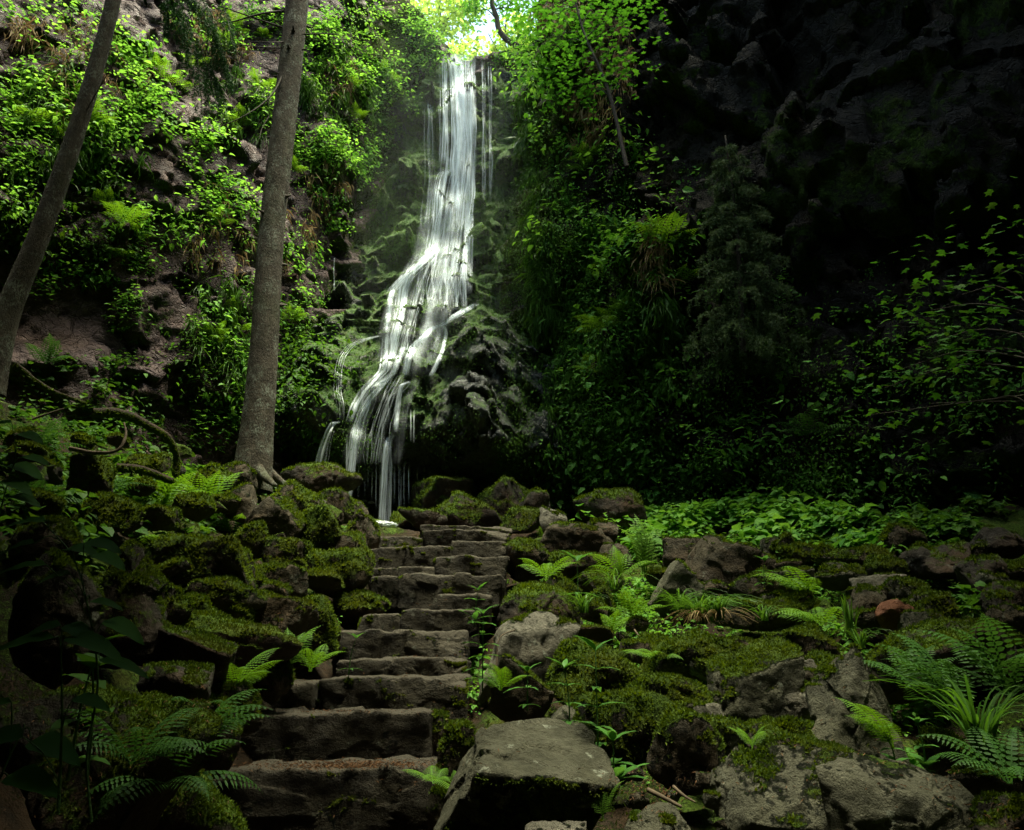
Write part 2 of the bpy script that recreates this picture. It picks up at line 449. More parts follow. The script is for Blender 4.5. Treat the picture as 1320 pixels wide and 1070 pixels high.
xc = np.interp(z, _fz, _fx); w_ = np.interp(z, _fz, _fw)
dx = np.abs(x - xc) / w_
yy = yy + .55 * np.clip(dx - .35, 0, 3) ** 1.8
# right hand shoulder above the cave, left hand shoulder
yy = yy - .5 * np.exp(-((x + .55) / .55) ** 2 - ((z - 4.35) / .7) ** 2) + .0
yy = yy - .35 * np.exp(-((x + .45) / .5) ** 2 - ((z - 3.2) / .5) ** 2)
yy = yy - .55 * np.exp(-((x + 3.0) / .5) ** 2 - ((z - 3.6) / 1.1) ** 2)
yy = yy - .5 * np.exp(-((x + 2.55) / .28) ** 2 - ((z - 2.9) / .6) ** 2)
# the cave bites higher on the right
yy = yy - .55 * np.exp(-((x + .35) / .5) ** 2) * (1 - sstep(2.8, 3.6, z)) * sstep(1.7, 2.6, z)
yy = yy + .5 * np.exp(-((x + 1.0) / .5) ** 2) * (1 - sstep(2.0, 2.5, z)) * sstep(1.0, 1.8, z)
yy = yy + 1.3 * np.exp(-((x + 2.75) / .16) ** 2) * (1 - sstep(2.4, 2.9, z))
cq = q.copy(); cq[:, 1] = yy
yy = yy + 3.5 * np.clip(z + .25 * fbm(q * 2.3, 3) - 12.35, 0, 1) ** 1.1
f1, e1 = facets(cq * 1.5); f2, e2 = facets(cq * 3.6)
lum = 1 - np.sqrt(np.clip(1 - (1.6 * np.clip(.62 - e2 * 1.2, 0, 1)) ** 2, 0, 1))
yy = yy - .24 * f1 - .12 * f2 * sstep(0, .06, e2) - .26 * fbm(cq * 1.3, 4) - .07 * ridged(cq * 3.2, 3) + .03 * lum - .03 * fbm(cq * 12, 3)
me = mesh_np('waterfall_rock', np.stack([x, yy, z], -1), quads=grid_quads(len(fxs), len(fzs)))
co, no = vco(me), vnormals(me)
if no[:, 1].mean() > 0:
    me.flip_normals(); no = vnormals(me)
mv = .40 + .7 * fbm(co * 1.2 + 9, 4) + .55 * no[:, 2] + .25 * (1 - sstep(-.9, -.2, co[:, 0])) * 0 + .35 * sstep(5, 8, co[:, 2])
mv = mv - .25 * (1 - sstep(1.6, 2.4, co[:, 2])) - .22 * sstep(-1.3, -.7, co[:, 0]) * (1 - sstep(4.8, 5.6, co[:, 2]))
attr_f(me, 'moss', np.clip(mv, 0, 1))
frock = tag(link('waterfall_rock', me, M['fallrock']), 'wet stepped rock under the waterfall, mossy, with a dark hollow below', None, None, 'structure')
FROCK_V = np.stack([x, yy, z], -1)

# upland sheet behind the rims
ux = np.linspace(-80, 80, 60); uy = np.linspace(17.5, 120, 60)
UX, UY = np.meshgrid(ux, uy, indexing='ij')
uz = 12.2 + .06 * (UY - 17) + np.abs(UX + 1) * .22 * np.clip((UY - 17) / 6, 0, 1) + 0 * UX
me = mesh_np('hills', np.stack([UX.ravel(), UY.ravel(), uz.ravel()], -1), quads=grid_quads(60, 60))
attr_f(me, 'moss', np.full(3600, .8))
hills = tag(link('hills', me, M['ground']), 'wooded ground above and behind the waterfall', None, None, 'structure')

def bvh_of(objs):
    vs, ps, off = [], [], 0
    for o in objs:
        me = o.data
        co = vco(me)
        vs.append(co); 
        idx = np.empty(len(me.loops), dtype=np.int32); me.loops.foreach_get('vertex_index', idx)
        ps.append(idx.reshape(-1, 4) + off); off += len(co)
    return BVHTree.FromPolygons(np.concatenate(vs).tolist(), np.concatenate(ps).tolist())
# moss carpet and bits on the soil itself
r = np.random.default_rng(5)
m = 90000
gxx = r.uniform(-4.5, 4.6, m); gyy = 1.2 + 8 * r.random(m) ** 1.3
gp = np.stack([gxx, gyy, 0 * gxx], -1)
ok = (fbm(gp * 1.7 + 3, 4) + .25 * np.clip(np.abs(gxx - stair_x(gyy)) - .8, -1, .5)) > .10
gxx, gyy = gxx[ok], gyy[ok]; m = len(gxx)
from mathutils import Vector as _V
gzz = gh(gxx, gyy) + gnoise(gxx, gyy) - .21 - .15 * np.exp(-((gxx + 1.05) / .8) ** 2 - ((gyy - 3.55) / .6) ** 2)
gp = np.stack([gxx, gyy, gzz], -1); dd = r.normal(size=(m, 3)) * .6 + np.array([0, 0, 1.]); dd /= np.linalg.norm(dd, axis=1)[:, None]
sd = np.cross(dd, r.normal(size=(m, 3))); sd /= np.linalg.norm(sd, axis=1)[:, None]
LL = (.010 + .0022 * gyy) * (.5 + r.random(m)); WW = LL * .3
V_ = np.stack([gp - sd * WW[:, None], gp + sd * WW[:, None], gp + dd * LL[:, None]], 1).reshape(-1, 3)
me = mesh_np('ground_moss', V_, tris=np.arange(m * 3).reshape(-1, 3), smooth=False)
attr_f(me, 'v', np.clip(.4 + .8 * fbm(gp * 3, 3) + .2 * r.normal(size=m), 0, 1), 'FACE')
tag(link('ground_moss', me, M['moss']), 'short moss growing on the soil between the boulders', None, None, 'stuff')

BV = bvh_of([ground, cl, cr, frock])
BVF = bvh_of([cl, cr, frock])
def shoot(px, py, bv=None):
    d = ray(px, py)
    h = (bv or BV).ray_cast(Vector((0, 0, 0)), Vector(d.tolist()).normalized())
    if h[0] is None: return None
    n = h[1]
    if n.dot(Vector(d.tolist())) > 0: n = -n
    return np.array(h[0]), np.array(n)
# ------------------------------------------------------------------ stones
GR = 'boulders scattered right of the stone steps'
def ico(sub):
    bm = bmesh.new(); bmesh.ops.create_icosphere(bm, subdivisions=sub, radius=1)
    v = np.array([list(x.co) for x in bm.verts]); f = np.array([[q.index for q in p.verts] for p in bm.faces])
    bm.free(); return v / np.linalg.norm(v, axis=1)[:, None], f
ICO = {k: ico(k) for k in (3, 4, 5, 6)}
def stone_mesh(name, size, style, seed, sub, moss=.5, mossn=None):
    v, f = ICO[sub]
    r = np.random.default_rng(seed)
    hx, hy, hz = size
    planes = []
    def add(n, d):
        n = np.array(n, float); planes.append((n / np.linalg.norm(n), d))
    j = {'round': .5, 'block': .30, 'slab': .22, 'peak': .3, 'step': .05}[style]
    for ax in range(3):
        for s in (-1, 1):
            n = np.zeros(3); n[ax] = s
            n = n + r.normal(size=3) * j * (.5 if (style in ('slab', 'step') and ax == 2) else 1)
            add(n, .80 + .1 * r.random() if style != 'step' else .92)
    nex = {'round': 12, 'block': 8, 'slab': 7, 'peak': 9, 'step': 5}[style]
    for k in range(nex):
        n = r.normal(size=3)
        if style == 'step': n[2] *= .5
        add(n, {'round': .84, 'block': 1.0, 'slab': 1.0, 'peak': .9, 'step': 1.22}[style] * (.9 + .22 * r.random()))
    if style == 'peak':
        add((.9, -.3, .7), .55); add((-.8, -.4, .6), .55); add((.1, .8, .8), .6); add((.2, -.9, .25), .6)
    k = {'round': 9, 'block': 18, 'slab': 20, 'peak': 18, 'step': 26}[style]
    acc = np.zeros(len(v))
    for n, d in planes:
        acc += np.clip(v @ n / d, 0, None) ** k
    rad = acc ** (-1 / k)
    p = v * rad[:, None] * np.array([hx, hy, hz])
    s = (hx * hy * hz) ** (1 / 3)
    o = seed * 3.17
    f1, e1 = facets(p / s * 1.7 + o)
    q = p / s + o
    disp = .13 * fbm(q * 1.0, 3) + .06 * f1 + .05 * fbm(q * 4, 4) + .018 * fbm(q * 13, 3)
    if style == 'step': disp = disp * .6
    nv = v / np.array([hx, hy, hz]); nv /= np.linalg.norm(nv, axis=1)[:, None]
    p = p + nv * (disp * s)[:, None]
    me = mesh_np(name, p, tris=f)
    no = vnormals(me)
    mz = no[:, 2] if mossn is None else no @ np.array(mossn)
    m = moss * .9 + .62 * (mz - .28) + .6 * fbm(p / s * 1.4 + o + 40, 4) - .04
    # big freshly rubbed places stay bare
    attr_f(me, 'moss', np.clip(m, 0, 1))
    return me, p, no, np.clip(m, 0, 1), f, s

def tufts(name, p, no, m, f, count, size, seed, thresh=.52, up=.35, mat='moss'):
    """short moss blades on the mossy part of a surface"""
    r = np.random.default_rng(seed)
    a, b, c = p[f[:, 0]], p[f[:, 1]], p[f[:, 2]]
    area = np.linalg.norm(np.cross(b - a, c - a), axis=1)
    fm = m[f].mean(1); fn = no[f].mean(1)
    w = area * sstep(thresh - .08, thresh + .15, fm)
    if w.sum() < 1e-6: return None
    idx = r.choice(len(f), size=count, p=w / w.sum())
    u = r.random((count, 2)); u = np.where(u.sum(1, keepdims=True) > 1, 1 - u, u)
    q = a[idx] + (b[idx] - a[idx]) * u[:, :1] + (c[idx] - a[idx]) * u[:, 1:]
    n = fn[idx] / np.linalg.norm(fn[idx], axis=1)[:, None]
    d = n + r.normal(size=(count, 3)) * .55 + np.array([0, 0, up]); d /= np.linalg.norm(d, axis=1)[:, None]
    side = np.cross(d, r.normal(size=(count, 3))); side /= np.linalg.norm(side, axis=1)[:, None]
    pn_ = .6 + .8 * np.clip(fbm(q * 9, 3) + .5, 0, 1)
    L = size * (.5 + .9 * r.random(count)) * pn_; W = L * (.22 + .16 * r.random(count))
    q = q - n * (size * .12)
    V = np.stack([q - side * W[:, None], q + side * W[:, None], q + d * L[:, None]], 1).reshape(-1, 3)
    T = np.arange(count * 3).reshape(-1, 3)
    me = mesh_np(name, V, tris=T, smooth=False)
    vv = np.clip(.45 + .9 * fbm(q * 5 + 3, 3) + r.normal(size=count) * .22, 0, 1)
    attr_f(me, 'v', vv, 'FACE')
    me.materials.append(M[mat])
    return me

def march(px, py, lift=0.0, y0=1.6):
    for Yd in np.arange(y0, 13.5, .02):
        p = P(px, py, Yd)
        if p[2] < gh(p[0], p[1]) + lift: return Yd
    return 12.5
ALL_STONES = []
def stone(cx, cy, w, h, label, style='round', mat='rock', moss=.55, roll=0, yaw=None, tuft=None, name='boulder', depth=None, deep=.8,
          seed=None, group=None, pitch=0, sink=.22, cat='boulder', sub=None, sub_h=None, mossn=None):
    if group == GR and .25 < moss < .95: moss -= .13
    if cx < 235 and mat == 'rock': mat = 'shaderock'  # left bank stones take the copy with shade in its colour
    seed = seed if seed is not None else int(cx * 13 + cy * 7) % 9973
    Yd = depth if depth else march(cx, cy + .36 * h) + .2 * w / FPX * 4
    k = MPP(cx, cy, Yd)
    hx, hz = w * k / 2, h * k / 2
    hy = deep * max(hx, hz * .8)
    hz2 = hz * (1 + sink)
    big = max(w, h)
    sub = sub or (6 if big > 115 else 5 if big > 48 else 4)
    me, p, no, m, f, s = stone_mesh(name, (hx * 1.04, hy, hz2 * 1.04), style, seed, sub, moss, mossn)
    c = P(cx, cy, Yd) - np.array([0, 0, hz * sink])
    yaw = yaw if yaw is not None else (rnd.random() - .5) * 24
    o = link(name, me, M[mat], loc=c, rot=Euler((R(pitch), R(roll), R(yaw))))
    tag(o, label, cat, group)
    if moss > .03 and big > 30:
        cnt = tuft if tuft is not None else int(min(5200, (240 + big * big * .45 * max(moss, .12))))
        dist = np.linalg.norm(c)
        tm = tufts('moss', p, no, m, f, cnt, .0034 * dist ** .85 + .003, seed + 5)
        if tm: tag(link('moss', tm, parent=o), kind='stuff')
    ALL_STONES.append(o)
    return o

GL = 'boulders scattered left of the stone steps'
S_ = stone
_me = frock.data; _p = vco(_me); _n = vnormals(_me); _m = np.zeros(len(_p), dtype=np.float32); _me.attributes['moss'].data.foreach_get('value', _m)
_q = grid_quads(len(fxs), len(fzs)); _f = np.concatenate([_q[:, :3], _q[:, [0, 2, 3]]])
_m = _m - .5 * sstep(-1.3, -.8, _p[:, 0]) * (1 - sstep(4.6, 5.4, _p[:, 2]))
_t = tufts('moss', _p, _n, _m, _f, 60000, .036, 77, .40, -.9, 'wetmoss')
tag(link('moss', _t, parent=frock), kind='stuff')
# --- right, near
S_(672, 1003, 186, 128, 'big flat topped grey slab beside the two lowest steps, moss along its front edge', 'slab', 'greyrock', .46, mossn=(-.25, -.75, -.05), tuft=9000, roll=7, yaw=14, deep=1.05, pitch=26, group=GR, sub=6, depth=3.15)
S_(730, 950, 60, 60, 'grey stone wedge between the big flat slab and the mossy dome', 'block', 'greyrock', .12, roll=18, group=GR)
S_(795, 938, 112, 108, 'steep mossy dome boulder behind the tall leafy herb', 'round', 'rock', .95, roll=20, group=GR)
S_(998, 1026, 164, 84, 'broad grey boulder with moss patches left of the smooth slab', 'block', 'greyrock', .20, roll=12, pitch=20, group=GR, deep=1.0, depth=3.35)
S_(1168, 1045, 196, 104, 'smooth greenish grey slab lying lowest in the right corner', 'slab', 'greyrock', -.02, roll=6, pitch=22, group=GR, deep=1.0, depth=3.1)
S_(848, 1062, 96, 44, 'small smooth grey stone half buried at the lower edge', 'round', 'greyrock', .05, group=GR, depth=2.95)
S_(712, 1078, 84, 36, 'pale narrow stone lying below the big flat slab', 'slab', 'palerock', -.1, group=GR, depth=2.75)
S_(1098, 902, 122, 160, 'tall pointed boulder with bare pale face and mossy sides', 'peak', 'greyrock', .42, roll=8, group=GR, deep=.75)
S_(1020, 905, 66, 38, 'pale angular slab tilted against the tall pointed boulder', 'slab', 'palerock', .12, roll=-16, group=GR, cat='rock')
S_(1022, 866, 58, 30, 'flat bluish grey stone above the pale angular slab', 'slab', 'palerock', .15, roll=-12, group=GR, cat='rock')
S_(1040, 882, 40, 34, 'small mossy brown stone tucked behind the pale angular slab', 'block', 'rock', .5, group=GR)
S_(968, 886, 112, 76, 'mossy boulder with a worn pale shoulder left of the pale slab', 'block', 'greyrock', .58, roll=-6, group=GR)
S_(1042, 978, 132, 54, 'long mossy slab slanting down behind the broad grey boulder', 'slab', 'rock', .68, roll=22, group=GR, depth=3.85)
S_(884, 962, 92, 82, 'squat mossy boulder with dark overhung front above the bare soil', 'block', 'rock', .72, roll=8, group=GR)
S_(914, 928, 44, 44, 'small squared grey stone on the squat mossy boulder', 'block', 'palerock', .25, group=GR, cat='rock')
S_(858, 896, 124, 66, 'long mossy hump behind the steep mossy dome boulder', 'round', 'rock', .85, group=GR)
S_(762, 866, 126, 70, 'yellow green moss cushion boulder above the tall leafy herb', 'round', 'rock', 1.0, group=GR)
S_(738, 824, 96, 36, 'low boulder capped with brown dead grass behind the moss cushion', 'slab', 'rock', .75, group=GR)
S_(668, 838, 74, 84, 'upright boulder with bare pale pinkish top beside the middle steps', 'block', 'palerock', .22, roll=14, group=GR, deep=.9, depth=5.0)
S_(676, 895, 66, 56, 'dark mossy stone under the pale topped upright boulder', 'block', 'rock', .6, group=GR, depth=4.55)
S_(697, 788, 118, 84, 'wide arched dark boulder at the right of the upper steps', 'round', 'shaderock', .62, roll=8, group=GR)
S_(680, 716, 66, 48, 'blocky mossy boulder beside the upper steps, right of their long stones', 'round', 'rock', .72, seed=88, group=GR)
S_(675, 668, 48, 28, 'small flat boulder thick with moss right of the topmost step', 'slab', 'rock', .9, group=GR)
S_(715, 673, 34, 30, 'small pale squared block standing right of the topmost step', 'block', 'palerock', .15, group=GR, cat='rock')
S_(742, 696, 92, 40, 'dark brown slab lying behind the small pale block', 'slab', 'rock', .35, roll=5, group=GR)
S_(776, 686, 46, 36, 'rounded dark stone leaning on the dark brown slab', 'round', 'rock', .3, group=GR)
S_(792, 716, 50, 32, 'small brown stone under the leaning rounded stone', 'round', 'rock', .3, group=GR)
S_(745, 727, 72, 30, 'flat mossy stone below the dark brown slab', 'slab', 'rock', .8, group=GR)
S_(788, 733, 28, 26, 'fist shaped stone right of the flat mossy stone', 'round', 'rock', .4, group=GR, cat='rock')
S_(780, 700, 26, 18, 'little rounded brown stone in front of the leaning stone', 'round', 'rock', .3, group=GR, cat='rock')
S_(942, 727, 104, 56, 'big angular brown slab tilted down to the right amid the plants', 'slab', 'rock', .38, roll=20, group=GR, deep=.9, pitch=12)
S_(880, 714, 58, 40, 'dark brown block behind the left end of the big angular slab', 'block', 'rock', .35, group=GR)
S_(872, 760, 52, 60, 'greenish slab standing on edge under the dark brown block', 'slab', 'greyrock', .45, roll=38, group=GR)
S_(916, 757, 42, 18, 'small smooth stone in the shadow under the angular slab', 'round', 'rock', .4, group=GR, cat='rock')
S_(978, 758, 76, 34, 'mossy boulder under the right end of the angular slab', 'round', 'rock', .6, group=GR)
S_(1012, 735, 42, 26, 'small flat grey stone right of the angular slab', 'slab', 'rock', .4, group=GR, cat='rock')
S_(988, 790, 84, 34, 'low mossy boulder behind the sedge tuft', 'round', 'rock', .72, group=GR)
S_(1036, 835, 92, 40, 'flat moss covered stone above the bluish grey stone', 'slab', 'rock', .8, group=GR)
S_(950, 838, 88, 30, 'long smooth rounded stone like a log above the mossy shoulder boulder', 'slab', 'rock', .5, roll=8, group=GR)
S_(890, 842, 110, 56, 'mossy mound with reddish tips under the sedge tuft', 'round', 'rock', .9, group=GR)
S_(1156, 792, 56, 32, 'split reddish rust coloured stone on the boulder field', 'block', 'redrock', .05, seed=31, roll=26, group=GR, cat='rock')
S_(1128, 755, 46, 24, 'light grey stone behind the reddish split stone', 'slab', 'palerock', .15, group=GR, cat='rock')
S_(1170, 762, 62, 30, 'yellowish mossy stone right of the light grey stone', 'round', 'greyrock', .75, group=GR)
S_(1205, 778, 46, 26, 'mossy stone at the right end of the reddish stone pile', 'round', 'rock', .7, group=GR)
S_(1118, 778, 52, 40, 'brown rounded stone left of the reddish split stone', 'round', 'rock', .35, group=GR)
S_(1190, 800, 60, 26, 'flat greenish stone below the reddish split stone', 'slab', 'greyrock', .5, group=GR)
S_(1236, 834, 128, 78, 'large dark boulder with a bare pale patch far right', 'round', 'shaderock', .5, group=GR)
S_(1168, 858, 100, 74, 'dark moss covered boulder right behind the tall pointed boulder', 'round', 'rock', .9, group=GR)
S_(1300, 775, 80, 52, 'dark boulder cut by the right picture edge above the ferns', 'round', 'shaderock', .5, group=GR)
S_(1268, 738, 70, 40, 'dark stone behind the boulder at the right edge', 'block', 'shaderock', .4, group=GR)
S_(1210, 722, 90, 34, 'broad dim brown stone on the upper boulder field', 'slab', 'shaderock', .35, group=GR)
S_(1165, 690, 60, 28, 'dim mossy stone among the plants at the foot of the dark wall', 'round', 'rock', .5, group=GR)
S_(1120, 715, 70, 26, 'low mossy stone in front of the plants on the upper field', 'round', 'rock', .7, group=GR)
S_(1075, 742, 60, 30, 'pale mossy stone in the middle of the upper field', 'round', 'greyrock', .5, group=GR)
S_(1290, 700, 70, 30, 'dim stone at the foot of the dark wall by the right edge', 'round', 'shaderock', .3, group=GR)
S_(792, 655, 100, 56, 'dark lichen flecked boulder at the foot of the right wall', 'round', 'shaderock', .55, group=GR)
S_(690, 650, 46, 46, 'upright dark boulder at the wall foot above the small pale block', 'round', 'shaderock', .6, group=GR)
# --- left
S_(466, 677, 50, 60, 'upright angular brown stone at the left of the top steps', 'peak', 'rock', .45, group=GL)
S_(410, 690, 66, 58, 'round cushion of bright moss on a boulder by the brown stone', 'round', 'rock', 1.0, group=GL)
S_(442, 708, 62, 42, 'brown boulder in front of the upright angular stone', 'block', 'rock', .5, group=GL)
S_(358, 672, 66, 50, 'smooth brown slab tilted steeply to the right', 'slab', 'rock', .3, roll=36, group=GL)
S_(376, 640, 76, 48, 'pointed boulder with mossy cap above the tilted slab', 'peak', 'rock', .62, group=GL)
S_(412, 616, 96, 44, 'broad dark boulder between the big trunk and the waterfall', 'round', 'shaderock', .5, group=GL)
S_(428, 650, 52, 34, 'small mossy boulder beneath the broad dark boulder', 'round', 'rock', .65, group=GL)
S_(430, 738, 104, 50, 'long loaf shaped mossy boulder left of the upper steps', 'round', 'rock', .85, roll=14, group=GL)
S_(368, 712, 64, 34, 'flat mossy stone behind the loaf shaped boulder', 'slab', 'rock', .7, group=GL)
S_(264, 724, 134, 52, 'wide flat mossy boulder under the ferns on the left bank', 'slab', 'rock', .8, group=GL)
S_(288, 764, 88, 52, 'dark mossy boulder below the wide flat one', 'round', 'rock', .65, group=GL)
S_(462, 776, 82, 32, 'long low mossy stone touching the middle steps from the left', 'round', 'rock', .75, roll=12, group=GL)
S_(345, 792, 128, 44, 'low brownish flat boulder in the middle of the left bank', 'slab', 'rock', .5, group=GL)
S_(398, 808, 92, 76, 'shaggy moss hump beside the middle steps', 'round', 'rock', 1.0, group=GL)
S_(290, 826, 180, 76, 'large dark boulder with a mossy rounded right edge', 'round', 'shaderock', .6, roll=12, group=GL)
S_(244, 846, 116, 62, 'dark flat faced boulder marked with pale lichen spots', 'slab', 'shaderock', .3, roll=16, group=GL, depth=4.0)
S_(232, 886, 86, 60, 'dark stone with one pale lichen spot lying lowest', 'block', 'shaderock', .3, group=GL, depth=3.4)
S_(165, 762, 110, 150, 'tall dark boulder rising from the left bank', 'peak', 'shaderock', .55, group=GL, depth=3.9)
S_(78, 790, 130, 130, 'dark bulky boulder behind the large leaved plant', 'round', 'shaderock', .5, group=GL, depth=3.2)
S_(160, 960, 190, 170, 'huge dark sloping rock in the lower left shade', 'round', 'shaderock', .5, roll=20, group=GL, depth=2.9)
S_(275, 612, 62, 40, 'dark mossy cone shaped stone left of the big trunk', 'peak', 'rock', .8, group=GL)
S_(310, 645, 42, 40, 'small grey brown stone below the big trunk', 'block', 'rock', .35, group=GL)
S_(306, 612, 58, 30, 'round stone against the foot of the big trunk', 'round', 'rock', .5, group=GL)
S_(250, 650, 60, 28, 'low mossy stone among the ferns', 'round', 'rock', .8, group=GL)
S_(325, 690, 48, 34, 'mossy round stone below the grey brown stone', 'round', 'rock', .8, group=GL)
S_(118, 612, 56, 48, 'upright mossy block under the fallen branch', 'block', 'rock', .85, group=GL)
S_(60, 700, 90, 60, 'dark boulder under the left hand plants', 'round', 'rock', .6, group=GL)
S_(215, 780, 60, 44, 'mossy stone at the foot of the tall dark boulder', 'round', 'rock', .8, group=GL)
S_(355, 745, 66, 34, 'brown low stone left of the loaf shaped boulder', 'slab', 'rock', .55, group=GL)
S_(352, 868, 60, 46, 'mossy stone behind the fern by the lower steps', 'round', 'rock', .8, group=GL, depth=4.6)
S_(300, 905, 90, 60, 'dark mossy stone left of the third step', 'round', 'rock', .6, group=GL, depth=3.9)
S_(592, 955, 50, 56, 'small mossy stone between the second step and the big flat slab', 'round', 'rock', .8, group=GR, depth=4.15)
S_(578, 1045, 56, 64, 'mossy dark stone wedged between the lowest step and the big flat slab', 'block', 'rock', .6, group=GR, depth=3.75)
S_(560, 935, 34, 40, 'little mossy stone at the right end of the second step', 'round', 'rock', .8, group=GR, depth=4.6)
S_(268, 935, 96, 84, 'dark mossy rock at the left end of the second step', 'round', 'shaderock', .7, group=GL, depth=3.75)
S_(205, 1045, 150, 96, 'dark mossy rock at the left end of the lowest step', 'round', 'shaderock', .7, group=GL, depth=3.3)
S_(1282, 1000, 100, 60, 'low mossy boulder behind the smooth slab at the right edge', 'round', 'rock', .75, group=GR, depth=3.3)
S_(1215, 965, 70, 50, 'dark mossy stone under the fern beside the sword leaved tuft', 'round', 'shaderock', .7, group=GR, depth=3.6)
S_(1295, 1055, 90, 50, 'dark stone in the bottom right corner', 'block', 'shaderock', .5, group=GR, depth=2.9)
GW = 'wet boulders at the foot of the waterfall'
S_(600, 664, 96, 40, 'dark wet boulder behind the topmost step, right of the falling threads', 'round', 'shaderock', .6, group=GW, depth=10.0)
S_(556, 672, 52, 26, 'small wet stone between the falling threads and the topmost step', 'round', 'shaderock', .5, group=GW, depth=9.6)
S_(642, 652, 56, 56, 'upright wet boulder against the right wall behind the topmost step', 'block', 'shaderock', .6, group=GW, depth=10.3)
S_(520, 668, 40, 26, 'round mossy stone splashed by the lowest falling threads', 'round', 'shaderock', .7, group=GW, depth=10.4)
S_(575, 640, 80, 44, 'dim mossy ledge stone deep under the overhanging rock', 'slab', 'shaderock', .8, group=GW, depth=10.9)
S_(455, 658, 36, 26, 'wet stone where the left hand threads of the fall land', 'round', 'shaderock', .5, group=GW, depth=10.2)
# --- pieces that fill the slope: small stones, each its own object
placed = []
def filler(x0, x1, y0, y1, n, label, grp, smin, smax, seedo, mossr=(.3, .9), mats=('rock',)):
    rr = random.Random(seedo)
    for k in range(n):
        px, py = rr.uniform(x0, x1), rr.uniform(y0, y1)
        s = rr.uniform(smin, smax) * (1.15 if py > 850 else .9 if py < 740 else 1)
        S_(px, py, s * rr.uniform(1.1, 1.8), s * rr.uniform(.6, .95), label, rr.choice(['round', 'block', 'slab', 'round']), rr.choice(mats),
           rr.uniform(*mossr), roll=rr.uniform(-20, 20), group=grp, name='stone', cat='stone', seed=seedo * 100 + k, sub=4)
filler(840, 1090, 820, 960, 22, 'small mossy stone wedged between the boulders left of the tall pointed one', 'small stones near the tall pointed boulder', 20, 42, 21, (.4, .95), ('rock', 'rock', 'greyrock'))
filler(960, 1150, 700, 800, 26, 'small stone among ferns between the angular slab and the reddish stone', 'small stones on the middle field', 18, 36, 22, (.4, .9), ('rock', 'greyrock'))
filler(1150, 1320, 690, 850, 26, 'small dim stone on the dark right part of the boulder field', 'small stones on the dark field', 20, 42, 23, (.2, .8), ('rock', 'greyrock'))
filler(700, 860, 740, 860, 16, 'small mossy stone between the arched boulder and the sedge tuft', 'small stones by the arched boulder', 16, 34, 24, (.5, .95))
filler(230, 440, 640, 800, 26, 'small mossy stone on the left bank between trunk and steps', 'small stones on the left bank', 18, 38, 25, (.5, .95))
filler(20, 240, 560, 760, 18, 'small dark mossy stone high on the shaded left bank', 'small stones in the shade', 22, 50, 26, (.5, .9))
filler(780, 1000, 960, 1060, 10, 'little stone on the bare soil by the broad grey boulder', 'little stones on bare soil', 10, 24, 27, (.1, .7), ('rock', 'greyrock'))
filler(395, 450, 640, 700, 6, 'small brown stone at the foot of the waterfall above the top step', 'small stones below the waterfall', 16, 30, 28, (.1, .5))

# ------------------------------------------------------------------ steps
GS = 'stone steps climbing to the waterfall'
def step(x0, x1, ytop, ybot, depth, label, run=.42, seed=0, moss=.3, roll=0, yaw=0):
    a, b = P(x0, ytop, depth), P(x1, ytop, depth)
    zb = P((x0 + x1) / 2, ybot, depth)[2]
    w = b[0] - a[0]; h = max(a[2] - zb, .06) + .10
    hx, hy, hz = w / 2 * 1.09, run / 2 * 1.18, h / 2 * 1.08
    me, p, no, m, f, s = stone_mesh('step_stone', (hx, hy, hz), 'step', seed, 6 if x1 - x0 > 100 else 5, moss + .12)
    # worn treads keep no moss; the front edge dips and chips
    p = p + np.stack([0 * p[:, 0], .09 * hy * fbm(np.stack([p[:, 0] * 4 + seed, p[:, 2] * 5, 0 * p[:, 0]], -1), 3), (sstep(0, 1, p[:, 2] / hz)) * (.16 * hz * fbm(np.stack([p[:, 0] * 3.5 + seed, 0 * p[:, 0], 0 * p[:, 0]], -1), 3))], -1)
    me.vertices.foreach_set('co', p.astype(np.float32).ravel()); me.update()
    m = np.clip(m - .8 * sstep(.45, .8, no[:, 2]), 0, 1); me.attributes['moss'].data.foreach_set('value', m.astype(np.float32))
    c = ((a[0] + b[0]) / 2, depth + run / 2, a[2] - h / 2)
    o = link('step_stone', me, M['step'], loc=c, rot=Euler((R(-1.5), R(roll), R(yaw))))
    tag(o, label, 'stone step', GS)
    keep = m * (1 - sstep(.4, .7, no[:, 2])) + .25 * no[:, 2]
    tm = tufts('moss', p, no, keep, f, 900, .014, seed, .5, .2)
    if tm: tag(link('moss', tm, parent=o), kind='stuff')
    return o
step(225, 575, 993, 1110, 4.05, 'lowest stone step, widest, strewn with brown needles', .55, 501, .34, -.6)
step(296, 562, 920, 990, 4.50, 'second stone step from the bottom with a dipped worn edge', .5, 512, .36, 0)
step(408, 603, 875, 920, 4.90, 'third stone step from the bottom, long block with mossy right end', .45, 503, .3)
step(338, 404, 879, 925, 4.92, 'short dark block at the left end of the third step', .4, 504, .45)
step(428, 602, 850, 878, 5.28, 'fourth stone step from the bottom, thin slab with worn edge paled as if lit', .4, 505, .22)
step(428, 602, 815, 853, 5.62, 'fifth stone step from the bottom, greenish with a chipped underside', .45, 506, .35)
step(462, 515, 792, 820, 5.92, 'small left stone of the sixth step', .4, 507, .35, 2)
step(512, 616, 789, 818, 5.95, 'long right stone of the sixth step', .4, 508, .3)
step(564, 632, 765, 792, 6.30, 'single stone of the seventh step at its right side', .4, 509, .25)
step(478, 514, 744, 772, 6.68, 'small left stone of the eighth step', .4, 510, .4)
step(513, 648, 741, 772, 6.68, 'long pale stone forming most of the eighth step', .42, 511, .22)
step(474, 516, 732, 748, 7.0, 'left stone of the ninth step', .4, 522, .35)
step(513, 562, 731, 746, 7.0, 'middle stone of the ninth step', .4, 513, .3)
